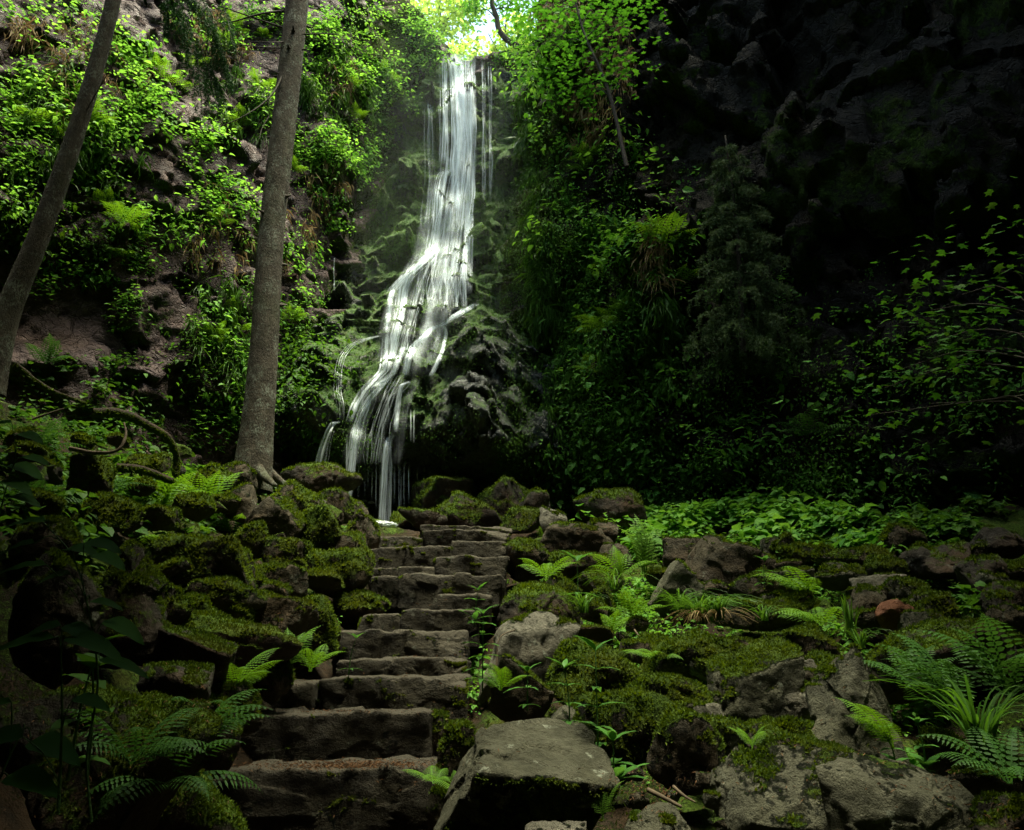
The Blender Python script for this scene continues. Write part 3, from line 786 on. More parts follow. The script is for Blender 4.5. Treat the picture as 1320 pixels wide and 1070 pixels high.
step(560, 652, 717, 744, 7.05, 'long right stone of the ninth step', .4, 514, .3, -2)
step(474, 520, 706, 733, 7.45, 'left rounded stone of the tenth step', .42, 515, .35)
step(518, 582, 705, 733, 7.45, 'middle rounded stone of the tenth step', .42, 516, .25)
step(580, 652, 697, 720, 7.5, 'right rounded stone of the tenth step', .42, 517, .3)
step(482, 548, 692, 706, 8.0, 'left low stone of the eleventh step', .45, 518, .35)
step(546, 656, 684, 702, 8.0, 'long stone of the eleventh step', .45, 519, .3)
step(540, 656, 678, 688, 8.55, 'topmost stone step right below the waterfall', .45, 520, .35)
# ------------------------------------------------------------------ leaves as meshes
def unit(a): return a / np.maximum(np.linalg.norm(a, axis=-1, keepdims=True), 1e-9)
def leaves_mesh(name, C, D, N, L, W, var, fold=.18, droop=.25):
    """C base points, D direction, N face normal, L length, W width; each leaf is two quads folded on the midrib"""
    n = len(C); D = unit(D); S = unit(np.cross(D, N)); U = unit(np.cross(S, D))
    L = np.broadcast_to(L, n)[:, None]; W = np.broadcast_to(W, n)[:, None]
    def pt(t, s, u): return C + D * (t * L) + S * (s * W) + U * (u * L)
    V = np.stack([pt(0, 0, 0), pt(.28, .48, fold * .5), pt(.68, .36, fold * .3 - droop * .3), pt(1, 0, -droop), pt(.68, -.36, fold * .3 - droop * .3), pt(.28, -.48, fold * .5), pt(.45, 0, 0)], 1).reshape(-1, 3)
    b = np.arange(n)[:, None] * 7
    Q = np.concatenate([b + np.array([0, 1, 2, 6]), b + np.array([6, 2, 3, 4]), b + np.array([0, 6, 4, 5])], 1).reshape(-1, 4)
    me = mesh_np(name, V, quads=Q, smooth=False)
    attr_f(me, 'v', np.repeat(np.clip(var, 0, 1), 3), 'FACE')
    return me
def lobed_mesh(name, C, D, N, L, var, lobes=5):
    """hand shaped leaves (maple)"""
    n = len(C); D = unit(D); S = unit(np.cross(D, N)); U = unit(np.cross(S, D))
    L = np.broadcast_to(L, n)[:, None]
    ang = np.linspace(-125, 125, lobes * 2 - 1); pts = []
    for k, a in enumerate(ang):
        rr = (1.0 if k % 2 == 0 else .48) * (1 - .25 * abs(a) / 125)
        pts.append((math.cos(R(a)) * rr * .62 + .38, math.sin(R(a)) * rr * .62))
    V = [C + D * .3 * L * 0, ] + [C + D * (x_ * L) + S * (y_ * L) - U * (.10 * L * (abs(y_) + x_ * .6)) for x_, y_ in pts]
    V = [C + D * (.3 * L)] + V[1:] + [C]
    V = np.stack(V, 1); m = V.shape[1]; V = V.reshape(-1, 3)
    b = np.arange(n)[:, None] * m
    k = len(pts)
    T = np.concatenate([b + np.array([0, i + 1, i + 2]) for i in range(k - 1)] + [b + np.array([0, k, m - 1]), b + np.array([0, m - 1, 1])], 1).reshape(-1, 3)
    me = mesh_np(name, V, tris=T, smooth=False)
    attr_f(me, 'v', np.repeat(np.clip(var, 0, 1), k + 1), 'FACE')
    return me
def rand_dirs(n, r, z=0.0):
    a = r.random(n) * 2 * math.pi
    return np.stack([np.cos(a), np.sin(a), np.full(n, z)], -1)

# ---- masses of leaves growing on the cliffs
def gather(regions, seed, bv=None):
    """regions: px, py, rx, ry, clumps -> points and normals on the rock"""
    r = np.random.default_rng(seed); C, N, K = [], [], []
    for k, reg in enumerate(regions):
        px, py, rx, ry, n = reg[:5]; rot = R(reg[5]) if len(reg) > 5 else 0
        for _ in range(n):
            a = r.random() * 2 * math.pi; q = math.sqrt(r.random()) * (.75 + .5 * r.random())
            ex, ey = math.cos(a) * q * rx, math.sin(a) * q * ry
            h = shoot(px + ex * math.cos(rot) - ey * math.sin(rot), py + ex * math.sin(rot) + ey * math.cos(rot), bv)
            if h is None: continue
            C.append(h[0]); N.append(h[1]); K.append(k)
    return np.array(C), np.array(N), np.array(K)
def foliage(name, regions, seed, per, rad, llen, mat, label, kind='stuff', lift=.5, narrow=.62, up=1.0, hang=.0, group=None, bvx=None, clear=-.9):
    C, N, K = gather(regions, seed, bvx or BVF)
    if not len(C): return None
    r = np.random.default_rng(seed + 1)
    keep = perlin(C * 1.25 + seed) + .25 * perlin(C * 3.3) > clear
    C, N = C[keep], N[keep]
    n = len(C); Cr = np.repeat(C, per, 0); Nr = np.repeat(N, per, 0); m = n * per
    cs = np.repeat(np.exp(r.normal(size=n) * .34) * .9, per)[:, None]
    off = r.normal(size=(m, 3)) * rad * cs * np.array([1, 1, .8])
    off = off - Nr * (off * Nr).sum(1)[:, None] * .85
    out = np.abs(r.normal(size=m))[:, None] * rad * lift * cs
    base = Cr + off + Nr * out + np.array([0, 0, -1]) * (np.abs(r.normal(size=m))[:, None] * rad * hang)
    D = unit(Nr * .7 + rand_dirs(m, r) * .9 + np.array([0, 0, -.25 - hang]))
    U = unit(np.array([0, 0, 1.0]) * up + Nr * .45 + r.normal(size=(m, 3)) * .28)
    L = llen * (.5 + .8 * r.random(m)) * cs[:, 0] ** .35
    var = np.clip(np.repeat(r.random(n), per) * .5 + .25 + r.normal(size=m) * .2 + .25 * perlin(Cr * .9), 0, 1)
    me = leaves_mesh(name, base, D, U, L, L * narrow, var)
    return tag(link(name, me, M[mat]), label, None, group, kind)

LEFTG = [(60, 20, 80, 40, 60), (70, 140, 75, 60, 190), (40, 240, 55, 55, 110), (150, 60, 60, 30, 50), (185, 90, 35, 40, 90), (190, 140, 45, 38, 130), (140, 180, 40, 30, 70),
         (120, 215, 40, 35, 60), (20, 170, 30, 80, 60), (170, 285, 25, 16, 30), (110, 330, 50, 40, 55), (165, 340, 30, 30, 40), (75, 365, 50, 30, 25), (160, 400, 25, 35, 30),
         (300, 40, 60, 35, 90), (245, 30, 30, 26, 40), (345, 25, 30, 20, 40), (330, 120, 40, 28, 80), (300, 160, 35, 20, 50), (350, 160, 25, 25, 40),
         (255, 200, 15, 40, 45), (275, 245, 35, 20, 50), (300, 265, 40, 20, 50), (250, 300, 30, 22, 40), (310, 310, 35, 22, 45), (270, 345, 30, 20, 40), (295, 385, 40, 30, 60),
         (245, 360, 20, 25, 25), (330, 400, 25, 40, 45), (270, 430, 40, 30, 40), (300, 470, 40, 45, 50), (260, 490, 30, 30, 18), (320, 520, 30, 40, 40), (285, 545, 40, 25, 35),
         (430, 60, 50, 40, 120), (410, 100, 30, 30, 60), (460, 110, 60, 40, 170), (500, 90, 50, 30, 120), (480, 160, 45, 30, 120), (430, 150, 30, 20, 40), (520, 130, 20, 30, 40),
         (410, 185, 45, 25, 110), (450, 205, 40, 18, 90), (400, 230, 30, 30, 70), (420, 255, 25, 15, 25), (465, 225, 18, 18, 30), (400, 290, 30, 25, 45), (425, 295, 20, 15, 30), (390, 340, 20, 28, 28),
         (400, 380, 22, 20, 25), (380, 420, 18, 30, 22), (370, 300, 14, 40, 25), (535, 60, 25, 40, 60), (550, 20, 40, 25, 60), (470, 30, 60, 25, 90), (600, 50, 30, 14, 25), (380, 30, 20, 30, 30)]
foliage('cliff_foliage', [(q[0], q[1], q[2] * .85, q[3] * .85, int(q[4] * .30)) for q in LEFTG], 31, 26, .125, .076, 'leaf_cliff', 'bright green leafy plants hanging in drifts on the left rock wall', clear=-.28, lift=.7)
foliage('cliff_foliage', [(x_, y_, rx, ry, int(n * .16)) for x_, y_, rx, ry, n in LEFTG], 41, 18, .13, .045, 'leaf_cliff', 'fine small leaved growth between the drifts on the left rock wall', narrow=.45)
foliage('cliff_foliage', [(80, 300, 90, 60, 50), (190, 470, 80, 60, 16), (300, 500, 60, 80, 60), (370, 480, 22, 80, 60), (410, 460, 40, 60, 50), (405, 570, 35, 30, 30)], 51, 18, .16, .07, 'leaf_dark',
        'dim green plants low on the shaded left rock wall')
RIGHTG = [(735, 30, 30, 30, 40), (705, 120, 18, 60, 22), (730, 200, 50, 50, 90), (780, 180, 60, 60, 70), (712, 260, 14, 60, 20), (740, 290, 40, 40, 80), (780, 310, 45, 28, 110),
          (830, 330, 40, 50, 60), (755, 370, 30, 50, 90), (770, 420, 50, 60, 130), (752, 460, 28, 60, 110), (760, 520, 50, 60, 180), (735, 560, 25, 60, 90), (750, 600, 60, 45, 160), (820, 470, 30, 80, 130),
          (815, 560, 30, 50, 110), (840, 610, 45, 40, 140), (880, 560, 40, 70, 80), (870, 440, 40, 60, 60), (920, 600, 60, 50, 90), (1000, 600, 70, 50, 80), (1100, 610, 80, 40, 70), (1230, 610, 90, 40, 40),
          (960, 500, 60, 60, 50), (900, 350, 60, 60, 50), (850, 250, 60, 60, 50), (1000, 420, 80, 60, 40), (1100, 520, 80, 60, 40), (1150, 400, 80, 80, 25), (1250, 500, 60, 60, 25)]
foliage('ivy', [(a, b, c, d, int(e * .9)) for a, b, c, d, e in RIGHTG], 61, 30, .16, .038, 'leaf_ivy', 'carpet of small ivy like leaves on the dark right rock wall', narrow=.75, hang=.8, lift=.35, clear=-.12)
foliage('cliff_foliage', [(a, b, c, d, max(3, e // 6)) for a, b, c, d, e in RIGHTG] + [(775, 315, 40, 22, 40), (800, 290, 40, 14, 20), (845, 590, 30, 30, 25), (850, 490, 20, 20, 14)], 71, 16, .16, .11, 'leaf_bed',
        'larger fresh green leaves standing out from the ivy on the right rock wall', lift=.7)
foliage('cliff_moss', [(685, 330, 14, 110, 130), (670, 500, 18, 90, 150), (690, 200, 12, 60, 60), (655, 600, 12, 40, 60), (720, 340, 30, 60, 80), (520, 290, 50, 60, 260), (490, 250, 26, 50, 90), (545, 200, 22, 60, 130), (640, 280, 40, 70, 220), (630, 400, 40, 40, 120), (470, 470, 30, 40, 80), (600, 440, 50, 30, 30),
                       (580, 540, 70, 50, 50), (455, 560, 25, 50, 90), (650, 180, 20, 60, 70), (540, 420, 40, 60, 110)], 81, 40, .13, .024, 'wetmoss',
        'wet green moss and dripping fronds on the rock beside the falling water', narrow=.5, lift=.25, hang=.6)

# straw coloured grass and bare stems hanging from the ledges
def hanging(name, regions, seed, label, mat='drygrass', L0=.28, per=16):
    C, N, K = gather(regions, seed, BVF); r = np.random.default_rng(seed); n = len(C) * per
    b = np.repeat(C, per, 0) + r.normal(size=(n, 3)) * .05; nn = np.repeat(N, per, 0)
    D = nn * .55 + np.array([0, 0, -.9]) + r.normal(size=(n, 3)) * .28
    U = nn + np.array([0, 0, .4]) + r.normal(size=(n, 3)) * .2
    L = L0 * (.4 + r.random(n))
    me = leaves_mesh(name, b + nn * .03, D, U, L, .009 + 0 * L, r.random(n), droop=.25)
    return tag(link(name, me, M[mat]), label, None, None, 'stuff')
hanging('hanging_grass', [(265, 30, 50, 20, 26), (290, 60, 40, 20, 20), (440, 100, 50, 30, 22), (720, 15, 30, 20, 30), (790, 60, 40, 60, 40), (760, 160, 40, 60, 30), (120, 100, 60, 60, 22), (60, 40, 60, 20, 16), (300, 300, 60, 60, 16), (400, 250, 40, 60, 16), (840, 330, 20, 40, 26)], 111, 'straw coloured dead grass hanging from ledges of both rock walls')
hanging('hanging_grass', [(430, 110, 60, 50, 60), (90, 160, 90, 90, 60), (320, 130, 50, 50, 30), (700, 350, 20, 120, 70), (730, 480, 40, 100, 80), (840, 420, 30, 80, 50), (680, 180, 16, 90, 40), (300, 420, 60, 80, 40)], 112, 'long green grass blades hanging from ledges of both rock walls', 'grass', .34, 20)

# ---- beds on the ground
def bed(name, regions, seed, per, rad, hgt, llen, mat, label, narrow=.8, stems=True):
    r = np.random.default_rng(seed); C = []
    for px, py, rx, ry, n in regions:
        for _ in range(n):
            h = shoot(px + r.normal() * rx * .6, py + r.normal() * ry * .6)
            if h is not None: C.append(h[0])
    C = np.array(C); C = C[perlin(C * 1.6 + seed) > -.22]; n = len(C); m = n * per
    hh = np.repeat(hgt * (.3 + .9 * r.random(n)) * (1 + .7 * perlin(C * .9 + 3)), per)
    lv = r.random(m) ** .6
    az_ = rand_dirs(m, r)
    base = np.repeat(C, per, 0) + az_ * (rad * r.random(m)[:, None]) + np.array([0, 0, 1]) * (hh * lv)[:, None]
    D = unit(az_ + np.array([0, 0, -.1]) + r.normal(size=(m, 3)) * .2)
    U = unit(np.array([0, 0, 1]) + r.normal(size=(m, 3)) * .3)
    L = llen * (.5 + .7 * r.random(m)) * np.repeat(np.clip(np.exp(r.normal(size=n) * .4), .4, 1.5), per)
    var = np.clip(.5 + .35 * perlin(base * 1.5) + .22 * r.normal(size=m), 0, 1)
    me = leaves_mesh(name, base, D, U, L, L * narrow, var)
    return tag(link(name, me, M[mat]), label, None, None, 'stuff')
bed('ground_cover', [(860, 672, 60, 14, 110), (940, 680, 60, 16, 110), (1020, 682, 60, 14, 90), (1080, 690, 60, 18, 70), (830, 680, 30, 14, 50), (900, 690, 60, 10, 50), (860, 700, 50, 16, 40), (1000, 712, 60, 18, 50), (1110, 720, 60, 16, 30), (800, 690, 30, 20, 24), (960, 655, 80, 10, 40), (1100, 660, 80, 10, 40)], 91, 13, .12, .30, .11, 'leaf_bed',
    'bright bed of broad leaved plants along the foot of the right rock wall')
bed('ground_cover', [(1150, 690, 90, 25, 110), (1250, 680, 70, 25, 80), (1150, 730, 120, 30, 110), (1060, 720, 60, 20, 60), (1240, 780, 70, 50, 60)], 92, 12, .13, .2, .09, 'leaf_dark',
    'dim green undergrowth spreading over the right part of the boulder field')
bed('ground_cover', [(60, 520, 90, 50, 120), (160, 560, 90, 40, 110), (40, 620, 60, 50, 90), (180, 640, 80, 40, 90), (100, 700, 80, 40, 60), (280, 650, 80, 30, 60), (370, 700, 70, 50, 40)], 93, 12, .12, .16, .075, 'leaf_dark',
    'dark green undergrowth covering the left bank')
bed('ground_cover', [(820, 800, 60, 60, 190), (900, 860, 80, 50, 160), (1000, 780, 80, 40, 160), (740, 760, 60, 40, 110), (560, 1010, 20, 40, 20), (600, 920, 30, 30, 20), (1060, 800, 60, 60, 60), (960, 930, 80, 50, 40), (420, 760, 50, 60, 40), (1150, 960, 60, 40, 40), (455, 700, 20, 30, 20)], 94, 9, .06, .06, .030, 'leaf_bed',
    'low clover like leaves growing between the boulders', narrow=1.0)
bed('ground_cover', [(850, 770, 60, 40, 70), (930, 750, 60, 30, 50), (1020, 760, 80, 40, 90), (1100, 780, 80, 50, 90), (1040, 850, 80, 40, 50), (860, 860, 60, 40, 50), (780, 780, 50, 40, 50), (1180, 920, 60, 60, 60), (1230, 860, 70, 40, 50), (600, 860, 20, 60, 24), (900, 900, 70, 40, 60), (830, 960, 50, 40, 30), (960, 860, 60, 30, 40), (1250, 1010, 70, 40, 70), (1000, 700, 60, 20, 30), (700, 740, 40, 20, 20)], 96, 11, .10, .12, .055, 'leaf_bed',
    'fresh green seedlings and small leafy plants on the sunlit boulder field', narrow=.55)

# ---- ferns
def frond_mesh(name, L, pairs, seed, teeth=5, width=.22, arch=.55):
    r = np.random.default_rng(seed)
    ts = np.linspace(0, 1, 26)
    X_ = L * ts * (1 - .12 * ts ** 2); Z_ = L * arch * (ts * .9 - ts ** 2.2 * .95)
    Y_ = L * .03 * np.sin(ts * 3 + seed)
    cen = np.stack([X_, Y_, Z_], -1)
    tan = unit(np.gradient(cen, axis=0))
    V, Q, T, var = [], [], [], []
    def addq(a, b, c, d, v): 
        i = len(V); V.extend([a, b, c, d]); Q.append([i, i + 1, i + 2, i + 3]); var.append(v)
    side0 = np.array([0, 1, 0.])
    for k in range(25):                                   # midrib
        w = .006 * (1 - .8 * ts[k]) * L / .5; s = side0 * w
        addq(cen[k] - s, cen[k] + s, cen[k + 1] + s * .9, cen[k + 1] - s * .9, .35)
    for j in range(pairs):
        t = .12 + .87 * (j / (pairs - 1)) ** .95
        pl = L * width * (math.sin(math.pi * min(1, t * .80 + .16)) ** .8) * (1.0 - .93 * t ** 3.2) * (.92 + .16 * r.random())
        c = np.array([np.interp(t, ts, cen[:, q]) for q in range(3)]); tt = np.array([np.interp(t, ts, tan[:, q]) for q in range(3)])
        up_ = unit(np.cross(tt, side0))
        if up_[2] < 0: up_ = -up_
        for s in (-1, 1):
            d = unit(side0 * s + tt * (.38 + .1 * r.random()) - up_ * .12)
            n = max(2, teeth if pl > L * .07 else 3)
            pw = L / pairs * .34
            bn = unit(tt - d * (tt @ d))
            for q in range(n):
                a0, a1 = q / n, (q + .78) / n
                am = (q + .55) / n
                w0 = pw * (1 - .75 * a0)
                def pnt(a, w): return c + d * (pl * a) + bn * w - up_ * (pl * .28 * a * a)
                vv = .5 + .4 * (r.random() - .5)
                # one leaflet up, one down: little teeth along the pinna
                addq(pnt(a0, 0), pnt(a0 + .02, w0 * .8), pnt(am, w0 * 1.0), pnt(a1 + .05, 0), vv)
                addq(pnt(a0, 0), pnt(a1 + .05, 0), pnt(am, -w0 * 1.0), pnt(a0 + .02, -w0 * .8), vv)
            i = len(V); V.extend([pnt(a1, 0), pnt(a1, pw * .22), pnt(1.08, 0), pnt(a1, -pw * .22)]); Q.append([i, i + 1, i + 2, i + 3]); var.append(.6)
    me = mesh_np(name, np.array(V), quads=np.array(Q), smooth=False)
    attr_f(me, 'v', var, 'FACE')
    return me
FR_F = [frond_mesh('frond', 1.0, 21, k, 5, .21, .5) for k in range(3)]
FR_C = [frond_mesh('frond', 1.0, 15, k + 5, 3, .24, .6) for k in range(3)]
for q in FR_F: q.materials.append(M['fern'])
for q in FR_C: q.materials.append(M['fern'])
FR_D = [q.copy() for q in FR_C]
for q in FR_D: q.materials.clear(); q.materials.append(M['fernshade'])
def fern(px, py, size, n, label, meshes=FR_C, az0=0, spread=360, elev=(25, 60), seed=0, lift=0, depth=None, group='ferns', grow=None):
    rr = random.Random(seed + int(px * 3 + py))
    if depth: c = P(px, py, depth)
    else:
        h = shoot(px, py)
        if h is None: return
        c = h[0]
    t = link('fern', None, loc=(c[0], c[1], c[2] + lift))
    tag(t, label, 'fern', group)
    for k in range(n):
        a = az0 + (k + .5 * rr.random()) / n * spread - (spread / 2 if spread < 360 else 0)
        e = rr.uniform(*elev)
        s = size * rr.uniform(.75, 1.1)
        link('frond', meshes[k % len(meshes)], parent=t, rot=Euler((R(rr.uniform(-12, 12)), -R(e), R(a))), scale=s)
    return t
# az: 0 = +x (right), 90 = away, 180 = left, 270 = towards the viewer
fern(1150, 965, .30, 5, 'bright fern with one fan shaped frond hanging in front of the tall pointed boulder', FR_F, 200, 110, (28, 50), 1, depth=3.35)
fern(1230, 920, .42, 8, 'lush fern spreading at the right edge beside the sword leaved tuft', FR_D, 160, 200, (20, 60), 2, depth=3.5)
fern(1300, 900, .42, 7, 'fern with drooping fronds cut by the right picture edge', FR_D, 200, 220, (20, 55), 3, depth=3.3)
fern(1180, 890, .34, 6, 'fern rising behind the fan shaped frond', FR_D, 90, 260, (20, 55), 4, depth=4.0)
fern(1300, 1010, .32, 6, 'dim fern in the bottom right corner', FR_D, 150, 260, (10, 45), 5, depth=2.9)
fern(1270, 850, .34, 6, 'dim fern on the large dark boulder with the pale patch', FR_C, 90, 360, (20, 50), 6)
fern(778, 1056, .17, 4, 'small fern sprouting at the lower right end of the big flat slab', FR_F, 60, 150, (35, 70), 7, depth=2.85)
fern(738, 965, .22, 3, 'light fern leaning over the right edge of the big flat slab', FR_F, 180, 160, (15, 35), 8, depth=3.35)
fern(970, 965, .16, 6, 'curly bright fern in the hollow left of the long mossy slab', FR_F, 90, 360, (25, 60), 9, depth=3.75)
fern(372, 865, .33, 4, 'upright bright fern left of the fourth step', FR_C, 70, 120, (48, 72), 10, depth=4.75)
fern(400, 866, .26, 6, 'small spreading fern at the left end of the fourth step', FR_C, 60, 360, (20, 45), 11, depth=4.8)
fern(300, 890, .32, 6, 'dim fern over the dark bank left of the third step', FR_F, 0, 200, (10, 40), 12, depth=3.9)
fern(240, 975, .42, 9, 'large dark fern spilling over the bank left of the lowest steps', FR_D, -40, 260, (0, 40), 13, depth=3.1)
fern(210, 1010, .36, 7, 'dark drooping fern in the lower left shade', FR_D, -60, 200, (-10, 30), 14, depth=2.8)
fern(645, 890, .24, 7, 'fern hanging beside the upright boulder with the pale top', FR_F, 230, 240, (10, 45), 15, depth=4.35)
fern(560, 1010, .2, 6, 'small fern at the right end of the lowest step', FR_F, 200, 300, (10, 50), 16, depth=3.75)
fern(600, 1030, .2, 5, 'pale small fern below the flat slab at the steps', FR_F, 200, 300, (10, 50), 17, depth=3.4)
fern(705, 748, .34, 6, 'bluish green fern above the wide arched boulder', FR_C, 120, 360, (15, 50), 18, depth=6.1)
fern(830, 740, .55, 6, 'tall upright fern left of the angular brown slab', FR_C, 100, 200, (55, 85), 19, depth=6.9)
fern(800, 745, .38, 6, 'lower fern left of the tall upright fern', FR_C, 150, 300, (20, 70), 20, depth=6.7)
fern(815, 800, .30, 7, 'fern between the dead grass stone and the sedge tuft', FR_C, 250, 300, (10, 60), 21, depth=5.9)
fern(845, 850, .26, 8, 'fern spilling down in front of the reddish tipped mound', FR_F, 250, 300, (0, 40), 22, depth=5.0)
fern(790, 820, .26, 6, 'fern rising right of the dead grass stone', FR_C, 90, 360, (20, 70), 23, depth=5.6)
fern(1045, 770, .50, 7, 'broad fern arching left over the middle of the boulder field', FR_C, 180, 180, (10, 35), 24, depth=6.3)
fern(1060, 808, .42, 8, 'bluish green fern spread flat behind the moss covered stone', FR_C, 180, 240, (5, 25), 25, depth=5.7)
fern(1110, 700, .40, 6, 'fern among the plants at the foot of the dark right wall', FR_C, 120, 360, (20, 55), 26)
fern(1190, 745, .36, 6, 'dim fern left of the stones at the right edge', FR_D, 120, 360, (20, 50), 27)
fern(980, 730, .36, 6, 'fern just right of the angular brown slab', FR_C, 40, 360, (20, 50), 28)
fern(205, 660, .50, 8, 'large arching fern above the tall dark boulder on the left bank', FR_C, 60, 360, (15, 50), 29)
fern(265, 665, .62, 8, 'broad fern with layered fronds left of the big trunk foot', FR_C, 30, 360, (20, 55), 30)
fern(300, 690, .36, 6, 'fern in front of the small grey brown stone', FR_C, 30, 300, (10, 45), 31)
fern(340, 650, .34, 3, 'single bright fern frond reaching right beneath the big trunk', FR_C, 0, 60, (10, 30), 32)
fern(222, 715, .42, 7, 'fern drooping over the wide flat mossy boulder', FR_C, 330, 250, (5, 35), 33)
fern(325, 715, .30, 5, 'rounded low fern left of the loaf shaped boulder', FR_C, 200, 200, (15, 45), 34)
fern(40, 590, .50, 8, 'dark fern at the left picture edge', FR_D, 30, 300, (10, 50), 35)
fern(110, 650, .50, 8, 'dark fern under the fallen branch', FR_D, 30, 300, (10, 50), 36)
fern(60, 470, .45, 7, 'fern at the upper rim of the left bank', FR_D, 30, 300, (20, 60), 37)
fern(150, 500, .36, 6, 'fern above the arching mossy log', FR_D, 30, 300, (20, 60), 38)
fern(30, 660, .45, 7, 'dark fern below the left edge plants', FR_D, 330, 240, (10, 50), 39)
fern(170, 985, .34, 7, 'dark fern beneath the stalk of the large leaved plant', FR_D, 330, 240, (0, 40), 40, depth=2.6)
fern(455, 735, .26, 5, 'tiny bright fern at the right tip of the loaf shaped boulder', FR_C, 330, 200, (0, 50), 41)
fern(700, 695, .24, 4, 'little fern right of the topmost steps', FR_C, 330, 200, (10, 60), 42)
fern(840, 495, .5, 7, 'rosette fern hanging on the dark right wall', FR_C, 250, 240, (20, 60), 43, group='ferns on the right rock wall')
fern(920, 520, .45, 6, 'dim fern on the dark wall right of the rosette fern', FR_D, 250, 240, (20, 60), 44, group='ferns on the right rock wall')
fern(855, 330, .8, 9, 'pale green fern jutting from the right wall beside the small spruce', FR_C, 230, 220, (20, 70), 45, group='ferns on the right rock wall')
fern(760, 590, .45, 6, 'fern low on the right wall above the lichen flecked boulder', FR_C, 250, 240, (20, 60), 46, group='ferns on the right rock wall')
fern(500, 170, .5, 7, 'fern beside the bright plants high left of the waterfall', FR_C, 250, 240, (20, 60), 47, group='ferns on the left rock wall')
fern(118, 170, .5, 7, 'fern just right of the leaning trunk on the left wall', FR_C, 250, 240, (20, 60), 48, group='ferns on the left rock wall')

rr9 = random.Random(99)
for k in range(34):
    a_, b_ = rr9.choice([(60, 150), (190, 120), (300, 60), (330, 150), (120, 330), (270, 330), (300, 420), (450, 110), (420, 200), (400, 290), (500, 110), (170, 290), (395, 400)])
    fern(a_ + rr9.gauss(0, 28), b_ + rr9.gauss(0, 22), rr9.uniform(.3, .55), 6, 'small fern growing among the leafy plants on the left rock wall', FR_C, 260, 240, (-10, 50), 500 + k, group='small ferns on the left rock wall')
for k in range(34):
    a_, b_ = rr9.choice([(730, 200), (760, 300), (720, 420), (760, 500), (800, 400), (820, 560), (740, 590), (880, 450), (900, 580), (960, 560), (1000, 480), (1050, 590)])
    fern(a_ + rr9.gauss(0, 26), b_ + rr9.gauss(0, 26), rr9.uniform(.35, .6), 6, 'small fern growing out of the ivy on the dark right rock wall', FR_C if a_ < 830 else FR_D, 230, 240, (-10, 50), 600 + k, group='small ferns on the right rock wall')

# ---- upright herbs with narrow leaves
def tube_mesh(name, pts, rad, sides=8, bumpy=0.0, seed=0, cap=True):
    pts = np.asarray(pts, float); n = len(pts); rad = np.broadcast_to(rad, n).astype(float)
    t = unit(np.gradient(pts, axis=0)); a = np.array([0.1, .2, 1.0]) if abs(t[0, 2]) < .9 else np.array([1., 0, 0])
    s = unit(np.cross(t, a)); u = np.cross(s, t)
    th = np.linspace(0, 2 * math.pi, sides, endpoint=False)
    ring = pts[:, None] + (s[:, None] * np.cos(th)[None, :, None] + u[:, None] * np.sin(th)[None, :, None]) * rad[:, None, None]
    V = ring.reshape(-1, 3)
    if bumpy:
        c = np.repeat(pts, sides, 0); nn = unit(V - c)
        V = V + nn * (bumpy * fbm(V * 9 + seed, 4) + bumpy * .6 * ridged(V * np.array([22, 22, 7]), 3))[:, None] * np.repeat(rad / rad.max(), sides)[:, None] ** .5
    Q = []
    i = np.arange(n - 1)[:, None] * sides; j = np.arange(sides)[None, :]; j2 = (j + 1) % sides
    Q = np.stack([i + j, i + j2, i + sides + j2, i + sides + j], -1).reshape(-1, 4)
    V = np.concatenate([V, pts[-1:] + t[-1:] * rad[-1]], 0)
    T = np.stack([(n - 1) * sides + np.arange(sides), (n - 1) * sides + (np.arange(sides) + 1) % sides, np.full(sides, n * sides)], -1)
    return mesh_np(name, V, quads=Q, tris=T)
def smooth_path(pts, n=24):
    pts = np.asarray(pts, float); d = np.concatenate([[0], np.cumsum(np.linalg.norm(np.diff(pts, axis=0), axis=1))])
    s = np.linspace(0, d[-1], n); out = []
    for q in range(3):
        # catmull through the points
        y = pts[:, q]; m = np.gradient(y, d)
        k = np.clip(np.searchsorted(d, s, side='right') - 1, 0, len(d) - 2); h = d[k + 1] - d[k]; t = (s - d[k]) / h
        out.append((2 * t ** 3 - 3 * t ** 2 + 1) * y[k] + (t ** 3 - 2 * t ** 2 + t) * h * m[k] + (-2 * t ** 3 + 3 * t ** 2) * y[k + 1] + (t ** 3 - t ** 2) * h * m[k + 1])
    return np.stack(out, -1)
